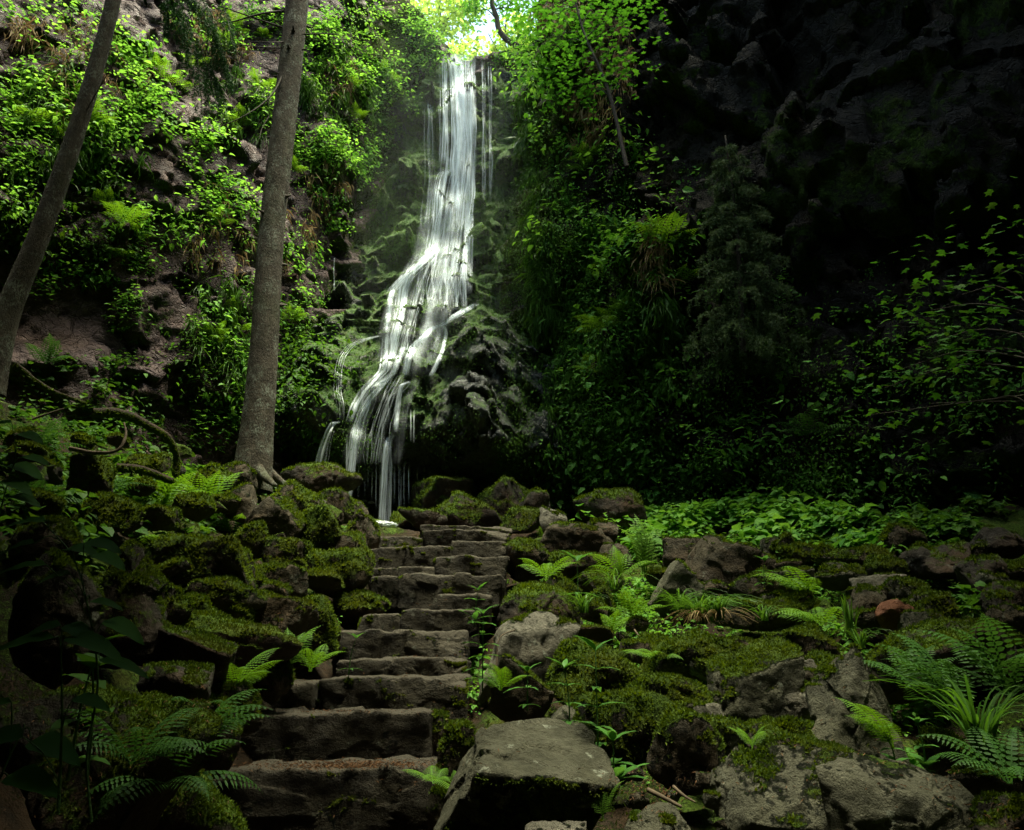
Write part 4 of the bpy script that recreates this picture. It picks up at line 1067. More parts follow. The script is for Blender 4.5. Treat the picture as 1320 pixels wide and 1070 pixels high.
def herb(px, py, h, label, nodes=5, llen=.13, seed=0, lean=(0, 0), depth=None, mat='leaf_herb', group='leafy herbs', per=3, rosette=0, width=.3, base=.15):
    r = np.random.default_rng(seed + 100)
    c = P(px, py, depth) if depth else shoot(px, py)[0]
    t = link('herb', None, loc=c); tag(t, label, 'herb', group)
    pts = smooth_path([(0, 0, -.04), (lean[0] * .3 * h, lean[1] * .3 * h, h * .5), (lean[0] * h, lean[1] * h, h)], 10)
    link('stem', tube_mesh('stem', pts, np.linspace(.0045, .002, 10), 6), M['stem'], t)
    C, D, U, L = [], [], [], []
    for k in range(nodes):
        f = base + (1 - base) * k / max(1, nodes - 1)
        p = np.array([np.interp(f, np.linspace(0, 1, 10), pts[:, q]) for q in range(3)])
        for j in range(per + (2 if k == nodes - 1 else 0)):
            a = 2 * math.pi * (j / per) + k * 1.1 + r.random() * .5
            el_ = .15 + .7 * f * r.random() + (.5 if k == nodes - 1 else 0)
            C.append(p); D.append([math.cos(a), math.sin(a), el_]); U.append([-math.cos(a) * el_, -math.sin(a) * el_, 1]); L.append(llen * (.7 + .5 * r.random()) * (1 - .35 * abs(f - .5)))
    for j in range(rosette):
        a = 2 * math.pi * j / rosette + r.random() * .4
        el_ = .5 + .8 * r.random()
        C.append([0, 0, 0]); D.append([math.cos(a), math.sin(a), el_]); U.append([-math.cos(a) * el_, -math.sin(a) * el_, 1]); L.append(llen * 1.3)
    L = np.array(L)
    me = leaf_fine('leaves', np.array(C), np.array(D), np.array(U), L, L * width, r.random(len(L)))
    link('leaves', me, M[mat], t)
    return t
def leaf_fine(name, C, D, N, L, W, var, shape='lance'):
    """nearer leaves: eight stations along a drooping midrib"""
    n = len(C); D = unit(np.array(D, float)); S = unit(np.cross(D, np.array(N, float))); U = unit(np.cross(S, D))
    st = np.linspace(0, 1, 9); prof = np.sin(math.pi * st ** (.75 if shape == 'lance' else .6)) ** (.9 if shape == 'lance' else .7); prof[0] = .04; prof[-1] = 0.01
    L = np.array(L)[:, None]; W = np.array(W)[:, None]; V = []
    for k, t in enumerate(st):
        m = C + D * (t * L) - U * (.38 * t * t * L)
        wig = .012 * math.sin(k * 2.4)
        V += [m + S * (prof[k] * W / 2) + U * (W * .10 * prof[k]) + U * wig * L, m, m - S * (prof[k] * W / 2) + U * (W * .10 * prof[k]) - U * wig * L]
    V = np.stack(V, 1); m_ = V.shape[1]; V = V.reshape(-1, 3)
    b = np.arange(n)[:, None] * m_; Q = []
    for k in range(8):
        o = 3 * k
        Q += [b + np.array([o, o + 1, o + 4, o + 3]), b + np.array([o + 1, o + 2, o + 5, o + 4])]
    Q = np.concatenate(Q, 1).reshape(-1, 4)
    me = mesh_np(name, V, quads=Q)
    attr_f(me, 'v', np.repeat(np.clip(.2 + .7 * np.array(var), 0, 1), 16), 'FACE')
    return me
herb(622, 880, .34, 'leafy upright herb in front of the pale topped upright boulder', 7, .10, 1, (0, 0), 4.3, per=3)
herb(612, 800, .20, 'short broad leaved herb right of the sixth step', 4, .10, 2, (.1, 0), 5.6, per=3, rosette=4)
herb(772, 1000, .44, 'tall narrow leaved herb rising in front of the mossy dome boulder', 7, .13, 3, (.0, 0), 3.2, per=2)
herb(735, 930, .22, 'herb with spread pointed leaves behind the big flat slab', 4, .11, 4, (-.1, 0), 3.75, per=3)
herb(792, 1010, .14, 'leafy rosette herb at the foot of the tall narrow leaved herb', 3, .11, 5, (0, 0), 3.1, per=3, rosette=7, width=.36)
herb(1195, 990, .16, 'small herb with oval leaves above the smooth slab', 3, .07, 6, (-.1, 0), 3.3, per=3, rosette=4, width=.5)
herb(1155, 985, .12, 'very small round leaved herb left of the oval leaved one', 3, .05, 7, (-.2, 0), 3.35, per=3, rosette=3, width=.7)
herb(680, 905, .14, 'low herb with drooping leaves right of the lowest mossy upright stone', 3, .10, 8, (0, 0), 4.1, per=3)
herb(450, 860, .16, 'thin herb with a single tier of leaves at the left of the fourth step', 2, .08, 9, (.2, 0), 4.9, per=4)
herb(985, 750, .16, 'small herb growing out below the angular brown slab', 3, .09, 10, (.1, 0), 6.3, per=3, width=.5)
herb(745, 765, .22, 'herb with one long pale leaf behind the arched boulder', 2, .18, 11, (0, 0), 5.7, per=3)
herb(90, 985, .30, 'dim thin herb low in the left shade', 4, .10, 12, (.1, 0), 2.3, mat='leaf_dark', per=2, width=.5)
herb(115, 980, .22, 'dim herb with heart shaped leaves in the lower left shade', 3, .08, 13, (-.1, 0), 2.2, mat='leaf_dark', per=3, width=.8)

# ---- the large leaved stalk close to the camera on the left, and its neighbours
def bigleaf(pxs, depth, leaves, label, rad=.003, mat='leaf_near', extra=None):
    pts = [P(a, b, depth + d) for a, b, d in pxs]
    t = link('broad_leaved_plant', None, loc=pts[0]); tag(t, label, 'plant', 'large leaved plants close by on the left')
    o = np.array(pts[0])
    sp_ = smooth_path(pts, 30) - o
    link('stem', tube_mesh('stem', sp_, np.linspace(rad, rad * .45, 30), 8), M['stem'], t)
    C, D, U, L, Wd = [], [], [], [], []
    for (a, b, dd, ang, ln, wd, at_) in leaves:
        p0 = sp_[int(at_ * 29)]; p1 = P(a, b, depth + dd) - o
        link('stalk', tube_mesh('stalk', smooth_path([p0, (p0 + p1) / 2 + np.array([0, 0, .012]), p1], 8), rad * .4, 6), M['stem'], t)
        C.append(p1); D.append([math.cos(R(ang)), -.25, math.sin(R(ang)) * .35]); U.append([0, -.45, 1]); L.append(ln); Wd.append(wd)
    me = leaf_fine('leaves', np.array(C), D, U, L, Wd, np.random.default_rng(3).random(len(L)), 'oval')
    link('leaves', me, M[mat], t)
bigleaf([(118, 1060, 0), (112, 980, .02), (126, 880, .03), (116, 795, .02), (92, 715, .04), (55, 672, .06)], 1.7,
        [(108, 700, 0, 10, .085, .055, .75), (85, 708, .05, 20, .075, .05, .8), (120, 715, .03, -15, .08, .05, .76), (60, 672, .05, 170, .10, .05, .97), (116, 775, .04, 12, .075, .03, .66),
         (60, 728, 0, 178, .12, .045, .62), (90, 740, .02, 190, .07, .045, .63), (45, 700, .03, 200, .08, .05, .9), (135, 800, .03, -25, .10, .05, .55), (128, 850, -.02, 0, .11, .035, .5)],
        'tall arching stalk with large oval leaves close by on the left')
bigleaf([(75, 1050, 0), (80, 920, .02), (78, 830, .02)], 1.45,
        [(78, 806, 0, 200, .07, .045, 1), (84, 806, .02, -30, .07, .04, 1), (70, 822, -.03, 185, .13, .045, .97), (86, 822, 0, -5, .11, .05, .95), (30, 950, .03, 185, .09, .05, .2), (95, 900, .02, 5, .07, .035, .5)],
        'lower plant with wide toothed leaves spreading under the arching stalk')
bigleaf([(-20, 1060, 0), (10, 980, .03), (30, 940, .05)], 1.5,
        [(30, 945, .03, 190, .1, .06, 1), (40, 955, .03, -10, .1, .06, 1), (15, 905, .03, 175, .08, .03, .7), (10, 1000, 0, 0, .1, .06, .4)],
        'dim large leaves in the lower left corner')
bigleaf([(-15, 760, 0), (0, 660, .04), (20, 590, .08)], 2.4,
        [(15, 545, .1, 190, .10, .07, 1), (20, 560, .1, 0, .10, .07, 1), (10, 600, .1, -10, .13, .08, .9), (25, 590, 0, 10, .10, .06, .9), (12, 640, .05, 0, .11, .06, .6), (0, 620, .05, -12, .12, .07, .7)],
        'cluster of toothed nettle like leaves at the left edge above the arching stalk')

# ---- sedge tufts
def tuft(px, py, n, hgt, label, seed=0, depth=None, mat='grass', w=.006, droop=1.0, group='sedge and grass tufts', az0=None, dry=0):
    r = np.random.default_rng(seed + 200)
    c = P(px, py, depth) if depth else shoot(px, py)[0]
    t = link('sedge_tuft', None, loc=c); tag(t, label, 'sedge tuft', group)
    def blades(n, hgt, drp, wd):
        V, Q, var = [], [], []
        for k in range(n):
            a = r.random() * 2 * math.pi if az0 is None else R(az0 + r.normal() * 50)
            out = np.array([math.cos(a), math.sin(a), 0]); h = hgt * (.55 + .6 * r.random()); sp_ = (.35 + .75 * r.random()) * h * drp
            s = np.array([-out[1], out[0], 0]) * wd * (.7 + .6 * r.random()); b0 = out * .02 * r.random() + np.array([r.normal(), r.normal(), 0]) * .012
            ts = np.linspace(0, 1, 9); i0 = len(V)
            for q in ts:
                p = b0 + out * sp_ * q ** 1.5 + np.array([0, 0, 1]) * h * (q * 1.15 - .75 * drp * q ** 2.4)
                ww = s * (1 - q ** 2.5) ; V += [p - ww, p + ww + np.array([0, 0, wd * .3])]
            for q in range(8): Q.append([i0 + 2 * q, i0 + 2 * q + 1, i0 + 2 * q + 3, i0 + 2 * q + 2])
            var += [r.random()] * 8
        me = mesh_np('blades', np.array(V), quads=np.array(Q)); attr_f(me, 'v', var, 'FACE'); return me
    link('blades', blades(n, hgt, droop, w), M[mat], t)
    if dry: link('dry_blades', blades(dry, hgt * .7, 1.5, min(w, .0045)), M['drygrass'], t)
tuft(905, 805, 110, .34, 'large sedge tuft arching over the mossy mound in the middle of the field', 1, 5.4, w=.005, dry=45)
tuft(925, 800, 70, .28, 'second sedge tuft close right of the large one, with dead blades', 2, 5.3, w=.005, dry=40)
tuft(875, 790, 50, .30, 'light green grass arching left of the large sedge tuft', 3, 5.6, w=.004)
tuft(752, 790, 34, .24, 'small grass tuft right of the wide arched boulder', 4, 5.4, w=.004)
tuft(790, 760, 24, .3, 'thin arching grass behind the dead grass stone', 5, 6.0, w=.004, droop=1.3)
tuft(1098, 822, 20, .26, 'upright tuft of wide pale blades left of the reddish split stone', 6, 5.1, w=.009, droop=.35)
tuft(1268, 985, 60, .46, 'dark green tuft of sword shaped leaves by the right edge above the smooth slab', 7, 3.15, w=.007, droop=.75, mat='leaf_dark')
tuft(1110, 835, 26, .2, 'fine grass in front of the upright tuft of wide blades', 8, 4.9, w=.003)
tuft(150, 480, 50, .3, 'fine dark grass on the rim of the left bank', 9, None, w=.004)
tuft(985, 800, 36, .2, 'low grass behind the moss covered stone', 10, 5.6, w=.004)

# ---- litter, twigs, roots
r = np.random.default_rng(77)
Cn = []
for (a, b, c_, d_, n) in [(430, 987, 120, 6, 900), (480, 985, 80, 6, 500), (440, 917, 100, 3, 200), (515, 868, 70, 4, 160), (540, 845, 60, 3, 120), (390, 870, 30, 10, 100), (850, 1010, 60, 30, 500), (560, 780, 60, 6, 160), (845, 790, 20, 14, 120), (1090, 950, 200, 90, 300), (520, 1010, 50, 30, 120), (750, 815, 30, 5, 60), (470, 725, 60, 30, 80), (290, 900, 110, 70, 420), (240, 1010, 160, 80, 520), (590, 930, 60, 60, 200), (80, 950, 160, 120, 300), (1250, 1000, 120, 80, 300), (420, 820, 60, 80, 160)]:
    for _ in range(n):
        Cn.append((a + r.normal() * c_ * .5, b + r.normal() * d_ * .5))
BVS = None
def stones_bvh():
    vs, ps, off = [], [], 0
    bpy.context.view_layer.update()
    for o in COL.objects:
        if o.type == 'MESH' and (o.name.startswith(('boulder', 'stone', 'step_stone', 'ground'))):
            mw = np.array(o.matrix_world); co = vco(o.data) @ mw[:3, :3].T + mw[:3, 3]
            idx = np.empty(len(o.data.loops), dtype=np.int32); o.data.loops.foreach_get('vertex_index', idx)
            k = len(idx) // len(o.data.polygons)
            fs = idx.reshape(-1, k) + off
            if k == 4: fs = np.concatenate([fs[:, :3], fs[:, [0, 2, 3]]])
            vs.append(co); ps.append(fs); off += len(co)
    return BVHTree.FromPolygons(np.concatenate(vs).tolist(), np.concatenate(ps).tolist())
BVS = stones_bvh()
C = []
for a, b in Cn:
    h = shoot(a, b, BVS)
    if h is not None and h[1][2] > .3: C.append(h[0])
C = np.array(C); n = len(C)
me = leaves_mesh('needle_litter', C + np.array([0, 0, .003]), rand_dirs(n, r) + r.normal(size=(n, 3)) * .25, np.array([0, 0, 1.]) + r.normal(size=(n, 3)) * .3, .022 * (.5 + r.random(n)), .0035, r.random(n))
tag(link('needle_litter', me, M['litter']), 'brown fallen needles and bits lying on the steps and bare soil', None, None, 'stuff')

def log(pts, r0, r1, label, mat='deadwood', name='fallen_branch', moss=False, cat='branch', depth=0, bump=.3, sides=12):
    P3 = [P(a, b, d) for a, b, d in pts]; o0 = P3[0]
    sp_ = smooth_path(P3, 40) - o0
    me = tube_mesh(name, sp_, np.linspace(r0, r1, 40), sides, bumpy=r0 * bump, seed=pts[0][0])
    o = link(name, me, M[mat], loc=o0); tag(o, label, cat, None)
    if moss:
        attr_f(me, 'moss', np.clip(.55 + .5 * vnormals(me)[:, 2], 0, 1)); no = vnormals(me); p = vco(me)
        f = np.array([[*q.vertices][:3] for q in me.polygons]); m = np.clip(.5 + .6 * no[:, 2], 0, 1)
        tm = tufts('moss', p, no, m, f, 2500, .02, 5, .45)
        if tm: tag(link('moss', tm, parent=o), kind='stuff')
    return o
log([(90, 578, 5.0), (125, 584, 5.0), (152, 580, 5.0), (162, 562, 5.05), (160, 545, 5.1)], .014, .005, 'bare crooked branch with upturned end on the left bank')
log([(42, 540, 4.9), (60, 534, 4.95), (82, 527, 5.0)], .008, .005, 'short thin pale stick lying above the crooked branch')
log([(120, 532, 6.0), (155, 533, 6.1), (190, 548, 6.2), (218, 566, 6.3), (228, 592, 6.4), (226, 612, 6.4)], .035, .022, 'thick mossy log arching down to the right on the left bank', 'barkmoss', 'mossy_log', True, 'log', sides=20)
log([(150, 602, 5.9), (185, 606, 6.0), (222, 620, 6.1)], .03, .02, 'straight mossy log below the arching log', 'barkmoss', 'mossy_log', True, 'log', sides=20)
log([(20, 470, 6.0), (60, 500, 6.1), (110, 520, 6.2)], .02, .012, 'mossy root running down the upper left bank', 'barkmoss', 'mossy_root', True, 'root', sides=18)
log([(835, 1018, 3.15), (855, 1028, 3.1), (878, 1040, 3.05)], .008, .005, 'pinkish bare root on the soil above the small smooth stone')
log([(868, 1014, 3.2), (882, 1026, 3.15), (896, 1034, 3.1)], .006, .003, 'thin bare root right of the pinkish one')
log([(818, 812, 5.7), (826, 824, 5.6), (832, 838, 5.55)], .006, .004, 'thin dry stick standing among the ferns by the sedge tuft')
log([(640, 858, 4.5), (646, 820, 4.55), (664, 812, 4.6)], .004, .003, 'tiny dry twig by the pale topped upright boulder')
# ------------------------------------------------------------------ falling water
def water_mat(name, dens, col=(.90, .96, 1.0)):
    t = NT(name)
    uv = t.n('ShaderNodeUVMap').outputs['UV']
    sx = t.n('ShaderNodeSeparateXYZ'); t.l(uv, sx.inputs[0])
    # soft edges across the thread
    u = t.math('ABSOLUTE', t.math('SUBTRACT', t.math('MULTIPLY', sx.outputs['X'], 2), 1))
    edge = t.math('POWER', t.math('SUBTRACT', 1, u, clamp=True), 1.1)
    ob = t.n('ShaderNodeTexCoord').outputs['Object']
    st = t.tex(16, 4, .65, co=ob, stretch=(1.0, .3, .05)); st2 = t.tex(55, 3, .6, co=ob, stretch=(1.0, .3, .03))
    lump = t.tex(2.2, 3, .6, co=ob)
    a = t.math('MULTIPLY', t.rng(st, .32, .68, .15, 1.25), t.rng(st2, .3, .7, .45, 1.15))
    a = t.math('MULTIPLY', t.math('MULTIPLY', a, edge), t.rng(lump, .3, .7, .55, 1.25))
    a = t.math('MULTIPLY', a, t.attr('dens'), clamp=True)
    a = t.math('MULTIPLY', a, dens, clamp=True)
    d = t.n('ShaderNodeBsdfDiffuse'); d.inputs['Color'].default_value = (*col, 1)
    tl = t.n('ShaderNodeBsdfTranslucent'); tl.inputs['Color'].default_value = (*col, 1)
    m1 = t.n('ShaderNodeMixShader'); m1.inputs[0].default_value = .35; t.l(d.outputs[0], m1.inputs[1]); t.l(tl.outputs[0], m1.inputs[2])
    tr = t.n('ShaderNodeBsdfTransparent')
    m2 = t.n('ShaderNodeMixShader'); t.l(a, m2.inputs[0]); t.l(tr.outputs[0], m2.inputs[1]); t.l(m1.outputs[0], m2.inputs[2])
    return t.done(m2.outputs[0])
M['water'] = water_mat('falling_water', 1.45)
WV, WQ, WUV, WD = [], [], [], []
wr = np.random.default_rng(55)
def strand(path, w0, w1, dens, jit=0, fall=True, seg=46, off=.07):
    """path: photograph pixels down the rock; the thread lies on the rock and falls free from every edge"""
    pts = np.array(path, float)
    d = np.concatenate([[0], np.cumsum(np.hypot(*np.diff(pts, axis=0).T))]); s = np.linspace(0, d[-1], seg)
    px, py = np.interp(s, d, pts[:, 0]), np.interp(s, d, pts[:, 1])
    k = np.hanning(7)[1:-1]; k /= k.sum()
    pxs = np.convolve(np.pad(px, 2, 'edge'), k, 'valid')
    wig = np.interp(s, np.linspace(0, d[-1], 8), wr.normal(size=8) * .35 * jit)
    pxs = pxs + wr.normal() * jit + wig
    Y = []
    for a, b in zip(pxs, py):
        h = shoot(a, b, BVF); Y.append(h[0][1] if h is not None else np.nan)
    Y = np.array(Y)
    if np.isnan(Y).all(): return
    Y = np.interp(np.arange(seg), np.where(~np.isnan(Y))[0], Y[~np.isnan(Y)])
    if fall: Y = np.minimum.accumulate(Y)
    Y = np.convolve(np.pad(Y, 2, 'edge'), k, 'valid') - off * (.6 + .8 * wr.random())
    C = np.array([P(a, b, y_) for a, b, y_ in zip(pxs, py, Y)])
    t = unit(np.gradient(C, axis=0)); side = unit(np.cross(t, np.array([0, -1., 0.15])))
    w = np.linspace(w0, w1, seg) * (.8 + .35 * np.interp(s, np.linspace(0, d[-1], 9), wr.random(9)))
    nrm = unit(np.cross(side, t)); nrm[nrm[:, 1] > 0] *= -1
    i0 = len(WV) and sum(len(q) for q in WV)
    cols = []
    for c in range(5):
        u = c / 4; cols.append(C + side * ((u - .5) * w)[:, None] + nrm * (w * .28 * (1 - (2 * u - 1) ** 2))[:, None])
    V = np.stack(cols, 1).reshape(-1, 3)
    WV.append(V)
    for i in range(seg - 1):
        for c in range(4):
            WQ.append([i0 + i * 5 + c, i0 + i * 5 + c + 1, i0 + (i + 1) * 5 + c + 1, i0 + (i + 1) * 5 + c])
    WUV.append(np.stack([np.tile(np.linspace(0, 1, 5), seg), np.repeat(s, 5)], -1))
    fade = np.clip(np.arange(seg) / 3, .15, 1) * np.clip((seg - 1 - np.arange(seg)) / 5, 0, 1)
    WD.append(np.repeat(fade * dens, 5))
def flow(path, n, spread, w, dens, **kw):
    for _ in range(n):
        sp_ = wr.normal() * spread
        pth = [(a + sp_, b) for a, b in path]
        strand(pth, w * (.5 + wr.random()), w * (.6 + wr.random()), dens * (.6 + .7 * wr.random()), jit=spread * .35, **kw)
core = [(590, 71), (590, 100), (592, 140), (593, 190), (590, 230), (584, 275), (577, 320), (576, 360), (584, 395)]
flow(core, 5, 7, .25, .10)
flow(core[:5], 16, 8, .035, .9)
flow(core, 15, 10, .028, .85)
flow(core[:6], 9, 4, .08, .55)
flow([(560, 330), (545, 350), (535, 380), (528, 410), (520, 440), (512, 470)], 12, 9, .022, .5)
flow([(590, 330), (580, 370), (575, 400)], 14, 12, .025, .5)
flow([(520, 490), (500, 510), (488, 550), (484, 600)], 10, 12, .016, .5)
flow([(583, 215), (565, 260), (548, 330), (530, 360), (515, 400), (505, 440), (500, 475)], 8, 8, .20, .10)
flow([(590, 240), (580, 300), (570, 360), (560, 420), (545, 460), (530, 490)], 10, 12, .22, .12)
flow([(505, 480), (485, 510), (470, 550), (462, 600)], 4, 8, .12, .10)
flow([(525, 490), (512, 520), (505, 560), (498, 600)], 4, 8, .1, .10)
flow(core[:7], 8, 4, .09, .5)
flow([(582, 71), (588, 90), (591, 120), (592, 180), (590, 235)], 8, 4, .10, .8)
flow([(571, 71), (572, 110), (573, 170), (571, 215)], 7, 4, .05, .55)
flow([(606, 71), (607, 110), (608, 180), (606, 240), (604, 300), (602, 350), (602, 380)], 12, 3.5, .05, .55)
flow([(618, 80), (620, 130), (621, 200), (620, 260)], 7, 6, .035, .3)
flow([(560, 130), (561, 190), (562, 230), (555, 300)], 6, 6, .04, .35)
flow([(583, 215), (570, 225), (565, 250), (563, 290), (558, 320), (548, 335), (528, 352), (512, 368), (503, 378)], 15, 4, .032, .85)
flow([(600, 215), (603, 250), (598, 300), (590, 350), (592, 400)], 10, 6, .04, .5)
flow([(592, 260), (584, 300), (574, 340), (568, 370), (566, 400)], 14, 11, .028, .6)
flow([(565, 320), (535, 345), (522, 370), (518, 400), (512, 425), (505, 455), (498, 480)], 14, 3, .04, .8)
flow([(506, 372), (502, 385), (500, 405), (497, 430)], 8, 2.5, .05, .6)
flow([(500, 430), (498, 460), (496, 478), (482, 492), (470, 505), (460, 522), (452, 545)], 12, 2.5, .035, .8)
flow([(600, 398), (585, 408), (572, 418), (556, 424), (545, 436), (532, 446), (526, 462), (522, 485)], 16, 2.2, .045, .9)
flow([(572, 418), (576, 430), (572, 450), (564, 470), (556, 486)], 7, 1.5, .05, .8)
flow([(556, 424), (546, 440), (532, 455), (524, 470)], 6, 2, .05, .6)
flow([(612, 392), (596, 402), (580, 412)], 6, 2, .05, .5)
flow([(522, 445), (514, 462), (508, 480), (498, 490), (480, 500)], 8, 2, .06, .6)
flow([(504, 484), (488, 500), (470, 525), (458, 555), (452, 600)], 7, 3, .025, .6)
flow([(510, 484), (498, 505), (488, 535), (478, 565), (474, 598)], 8, 7, .022, .45)
flow([(504, 484), (492, 498), (480, 512), (466, 532), (460, 550), (456, 580), (453, 610), (448, 645)], 12, 2, .03, .9)
flow([(490, 500), (476, 516), (468, 540), (462, 562)], 7, 4, .04, .5)
flow([(528, 492), (516, 497), (512, 515), (510, 540), (509, 558)], 10, 2, .035, .9)
flow([(508, 558), (500, 566), (496, 585), (494, 620), (492, 650), (491, 682)], 13, 3, .03, .95)
flow([(499, 570), (500, 600), (499, 640), (498, 682)], 6, 4, .03, .7)
flow([(436, 544), (428, 546), (421, 558), (413, 580), (407, 604)], 14, 2.2, .035, 1.1)
flow([(430, 552), (424, 575), (420, 604)], 4, 2, .02, .5)
flow([(492, 432), (470, 438), (452, 446), (441, 460), (437, 478), (436, 505), (440, 522), (440, 542)], 9, 3, .009, .7)
flow([(431, 330), (430, 350), (431, 375)], 2, 1, .02, .5)
for xx, y0, y1, d_ in [(447, 560, 640, .6), (462, 598, 645, .6), (455, 590, 640, .5), (470, 602, 640, .35), (479, 602, 648, .5), (485, 596, 660, .6), (490, 598, 680, .7), (503, 595, 672, .6), (508, 600, 650, .5), (514, 590, 682, .85),
                       (517, 598, 665, .4), (527, 600, 650, .5), (521, 596, 668, .35), (538, 600, 630, .2), (547, 598, 640, .25), (555, 600, 625, .15), (534, 530, 572, .5), (530, 528, 570, .4), (650, 645, 672, .4), (474, 600, 630, .4), (498, 602, 675, .6)]:
    for _ in range(2):
        strand([(xx, y0), (xx, (y0 + y1) / 2), (xx, y1)], .02, .03, d_ * 1.2, jit=.5, seg=14)
me = mesh_np('waterfall', np.concatenate(WV), quads=np.array(WQ))
uvl = me.uv_layers.new(name='UVMap'); uv = np.concatenate(WUV)
idx = np.empty(len(me.loops), dtype=np.int32); me.loops.foreach_get('vertex_index', idx)
uvl.data.foreach_set('uv', uv[idx].astype(np.float32).ravel())
attr_f(me, 'dens', np.concatenate(WD))
tag(link('water', me, M['water']), 'white silky waterfall fanning out over the mossy rock', None, None, 'structure')
# foam where the threads land
fv, ff, off = [], [], 0
sv, sf = ICO[4]
for a, b, s in [(492, 676, .085), (500, 677, .08), (486, 676, .06), (510, 678, .06), (518, 678, .05), (448, 644, .07), (456, 646, .05), (408, 603, .06), (479, 648, .04), (470, 646, .035)]:
    h = shoot(a, b); 
    if h is None: continue
    p = sv * np.array([s * 1.5, s, s * .55]) * (1 + .35 * fbm(sv * 2.2 + a, 4))[:, None] + h[0]
    fv.append(p); ff.append(sf + off); off += len(sv)
t = NT('foam'); tr = t.n('ShaderNodeBsdfTransparent'); d = t.n('ShaderNodeBsdfDiffuse'); d.inputs['Color'].default_value = (.85, .92, .92, 1)
lw = t.n('ShaderNodeLayerWeight'); lw.inputs['Blend'].default_value = .4
mx = t.n('ShaderNodeMixShader'); f_ = t.math('MULTIPLY', t.math('SUBTRACT', 1, lw.outputs['Facing']), t.rng(t.tex(22, 5, .7), .3, .6, .1, .9), clamp=True)
t.l(f_, mx.inputs[0]); t.l(tr.outputs[0], mx.inputs[1]); t.l(d.outputs[0], mx.inputs[2])
M['foam'] = t.done(mx.outputs[0])
tag(link('foam', mesh_np('foam', np.concatenate(fv), tris=np.concatenate(ff)), M['foam']), 'white foam where the falling threads hit the stones', None, None, 'stuff')
# shallow dark pool
t = NT('pool_water'); M['pool'] = t.done(t.pbr((.01, .014, .012), .08, t.bump(t.tex(7, 4, .6), .4, .05), .5))
pu = np.linspace(-2.9, .1, 60); pv = np.linspace(10.7, 12.6, 60); PU, PV = np.meshgrid(pu, pv, indexing='ij')
pz = 1.36 + .015 * fbm(np.stack([PU.ravel() * 4, PV.ravel() * 4, PU.ravel() * 0], -1), 3)
tag(link('water', mesh_np('pool', np.stack([PU.ravel(), PV.ravel(), pz], -1), quads=grid_quads(60, 60)), M['pool']), 'shallow dark water at the foot of the waterfall', None, None, 'structure')
# the stream above the lip
su = np.linspace(-2.0, -.3, 30); sv_ = np.linspace(15.9, 40, 60); SU, SV = np.meshgrid(su, sv_, indexing='ij')
sz = 12.80 + .035 * (SV.ravel() - 15)
tag(link('water', mesh_np('stream', np.stack([SU.ravel(), SV.ravel(), sz], -1), quads=grid_quads(30, 60)), M['pool']), 'stream running to the lip of the waterfall', None, None, 'structure')

# spray hanging round the fall
t = NT('spray'); pv_ = t.n('ShaderNodeVolumePrincipled'); pv_.inputs['Color'].default_value = (.9, .97, .95, 1); pv_.inputs['Density'].default_value = .004; pv_.inputs['Anisotropy'].default_value = .2
t.l(pv_.outputs[0], t.out.inputs['Volume']); M['spray'] = t.m
bm = bmesh.new(); bmesh.ops.create_icosphere(bm, subdivisions=4, radius=1)
for v in bm.verts: v.co = Vector((v.co.x * 1.75 - 1.15, v.co.y * 2.2 + 13.0, v.co.z * 6.3 + 6.6))
me = bpy.data.meshes.new('spray'); bm.to_mesh(me); bm.free()
tag(link('spray_mist', me, M['spray']), 'thin cool spray hanging in the air around the waterfall', None, None, 'stuff')
# ------------------------------------------------------------------ trees
def needles_on(curves, seed, nl=.03, per=60, hang=0.6):
    """curves: list of polylines of twigs; needles stand along both sides"""
    r = np.random.default_rng(seed); C, D, U = [], [], []
    for c in curves:
        c = np.asarray(c); n = max(6, int(per * np.linalg.norm(np.diff(c, axis=0), axis=1).sum()))
        t = r.random(n) * (len(c) - 1); i = t.astype(int).clip(0, len(c) - 2); f = (t - i)[:, None]
        p = c[i] * (1 - f) + c[i + 1] * f; tt = unit(c[i + 1] - c[i])
        s = unit(r.normal(size=(n, 3)))
        C.append(p); D.append(unit(tt * .8 + s)); U.append(unit(r.normal(size=(n, 3))))
    C, D, U = map(np.concatenate, (C, D, U)); n = len(C)
    L = nl * (.6 + .7 * r.random(n))
    S = unit(np.cross(D, U)) * (L * .09)[:, None]
    V = np.stack([C - S, C + S, C + D * L[:, None] + S * .5, C + D * L[:, None] - S * .5], 1).reshape(-1, 3)
    me = mesh_np('needles', V, quads=np.arange(len(V)).reshape(-1, 4), smooth=False)
    attr_f(me, 'v', r.random(n), 'FACE'); return me
def spray(start, end, sag, seed, nsub=16, sublen=.35, drop=.8):
    r = np.random.default_rng(seed); start, end = np.array(start, float), np.array(end, float)
    mid = (start + end) / 2 + np.array([0, 0, sag])
    main = smooth_path([start, mid, end], 16); out = [main]; tt = unit(end - start); side = unit(np.cross(tt, [0, 0, 1]))
    for k in range(nsub):
        f = .15 + .85 * k / nsub; p = main[int(f * 15)]
        sd = side * (1 if k % 2 else -1); ln = sublen * (1.1 - .6 * f) * (.7 + .6 * r.random())
        tip = p + (tt * .5 + sd * .6) * ln * .7 + np.array([0, 0, -drop]) * ln
        tw = smooth_path([p, p + (tt * .5 + sd * .7) * ln * .5, tip], 7); out.append(tw)
        for j in (2, 3, 4, 5):
            q = tw[j]; out.append(np.stack([q, q + (unit(r.normal(size=3)) * .6 + np.array([0, 0, -drop])) * ln * .38]))
    return out
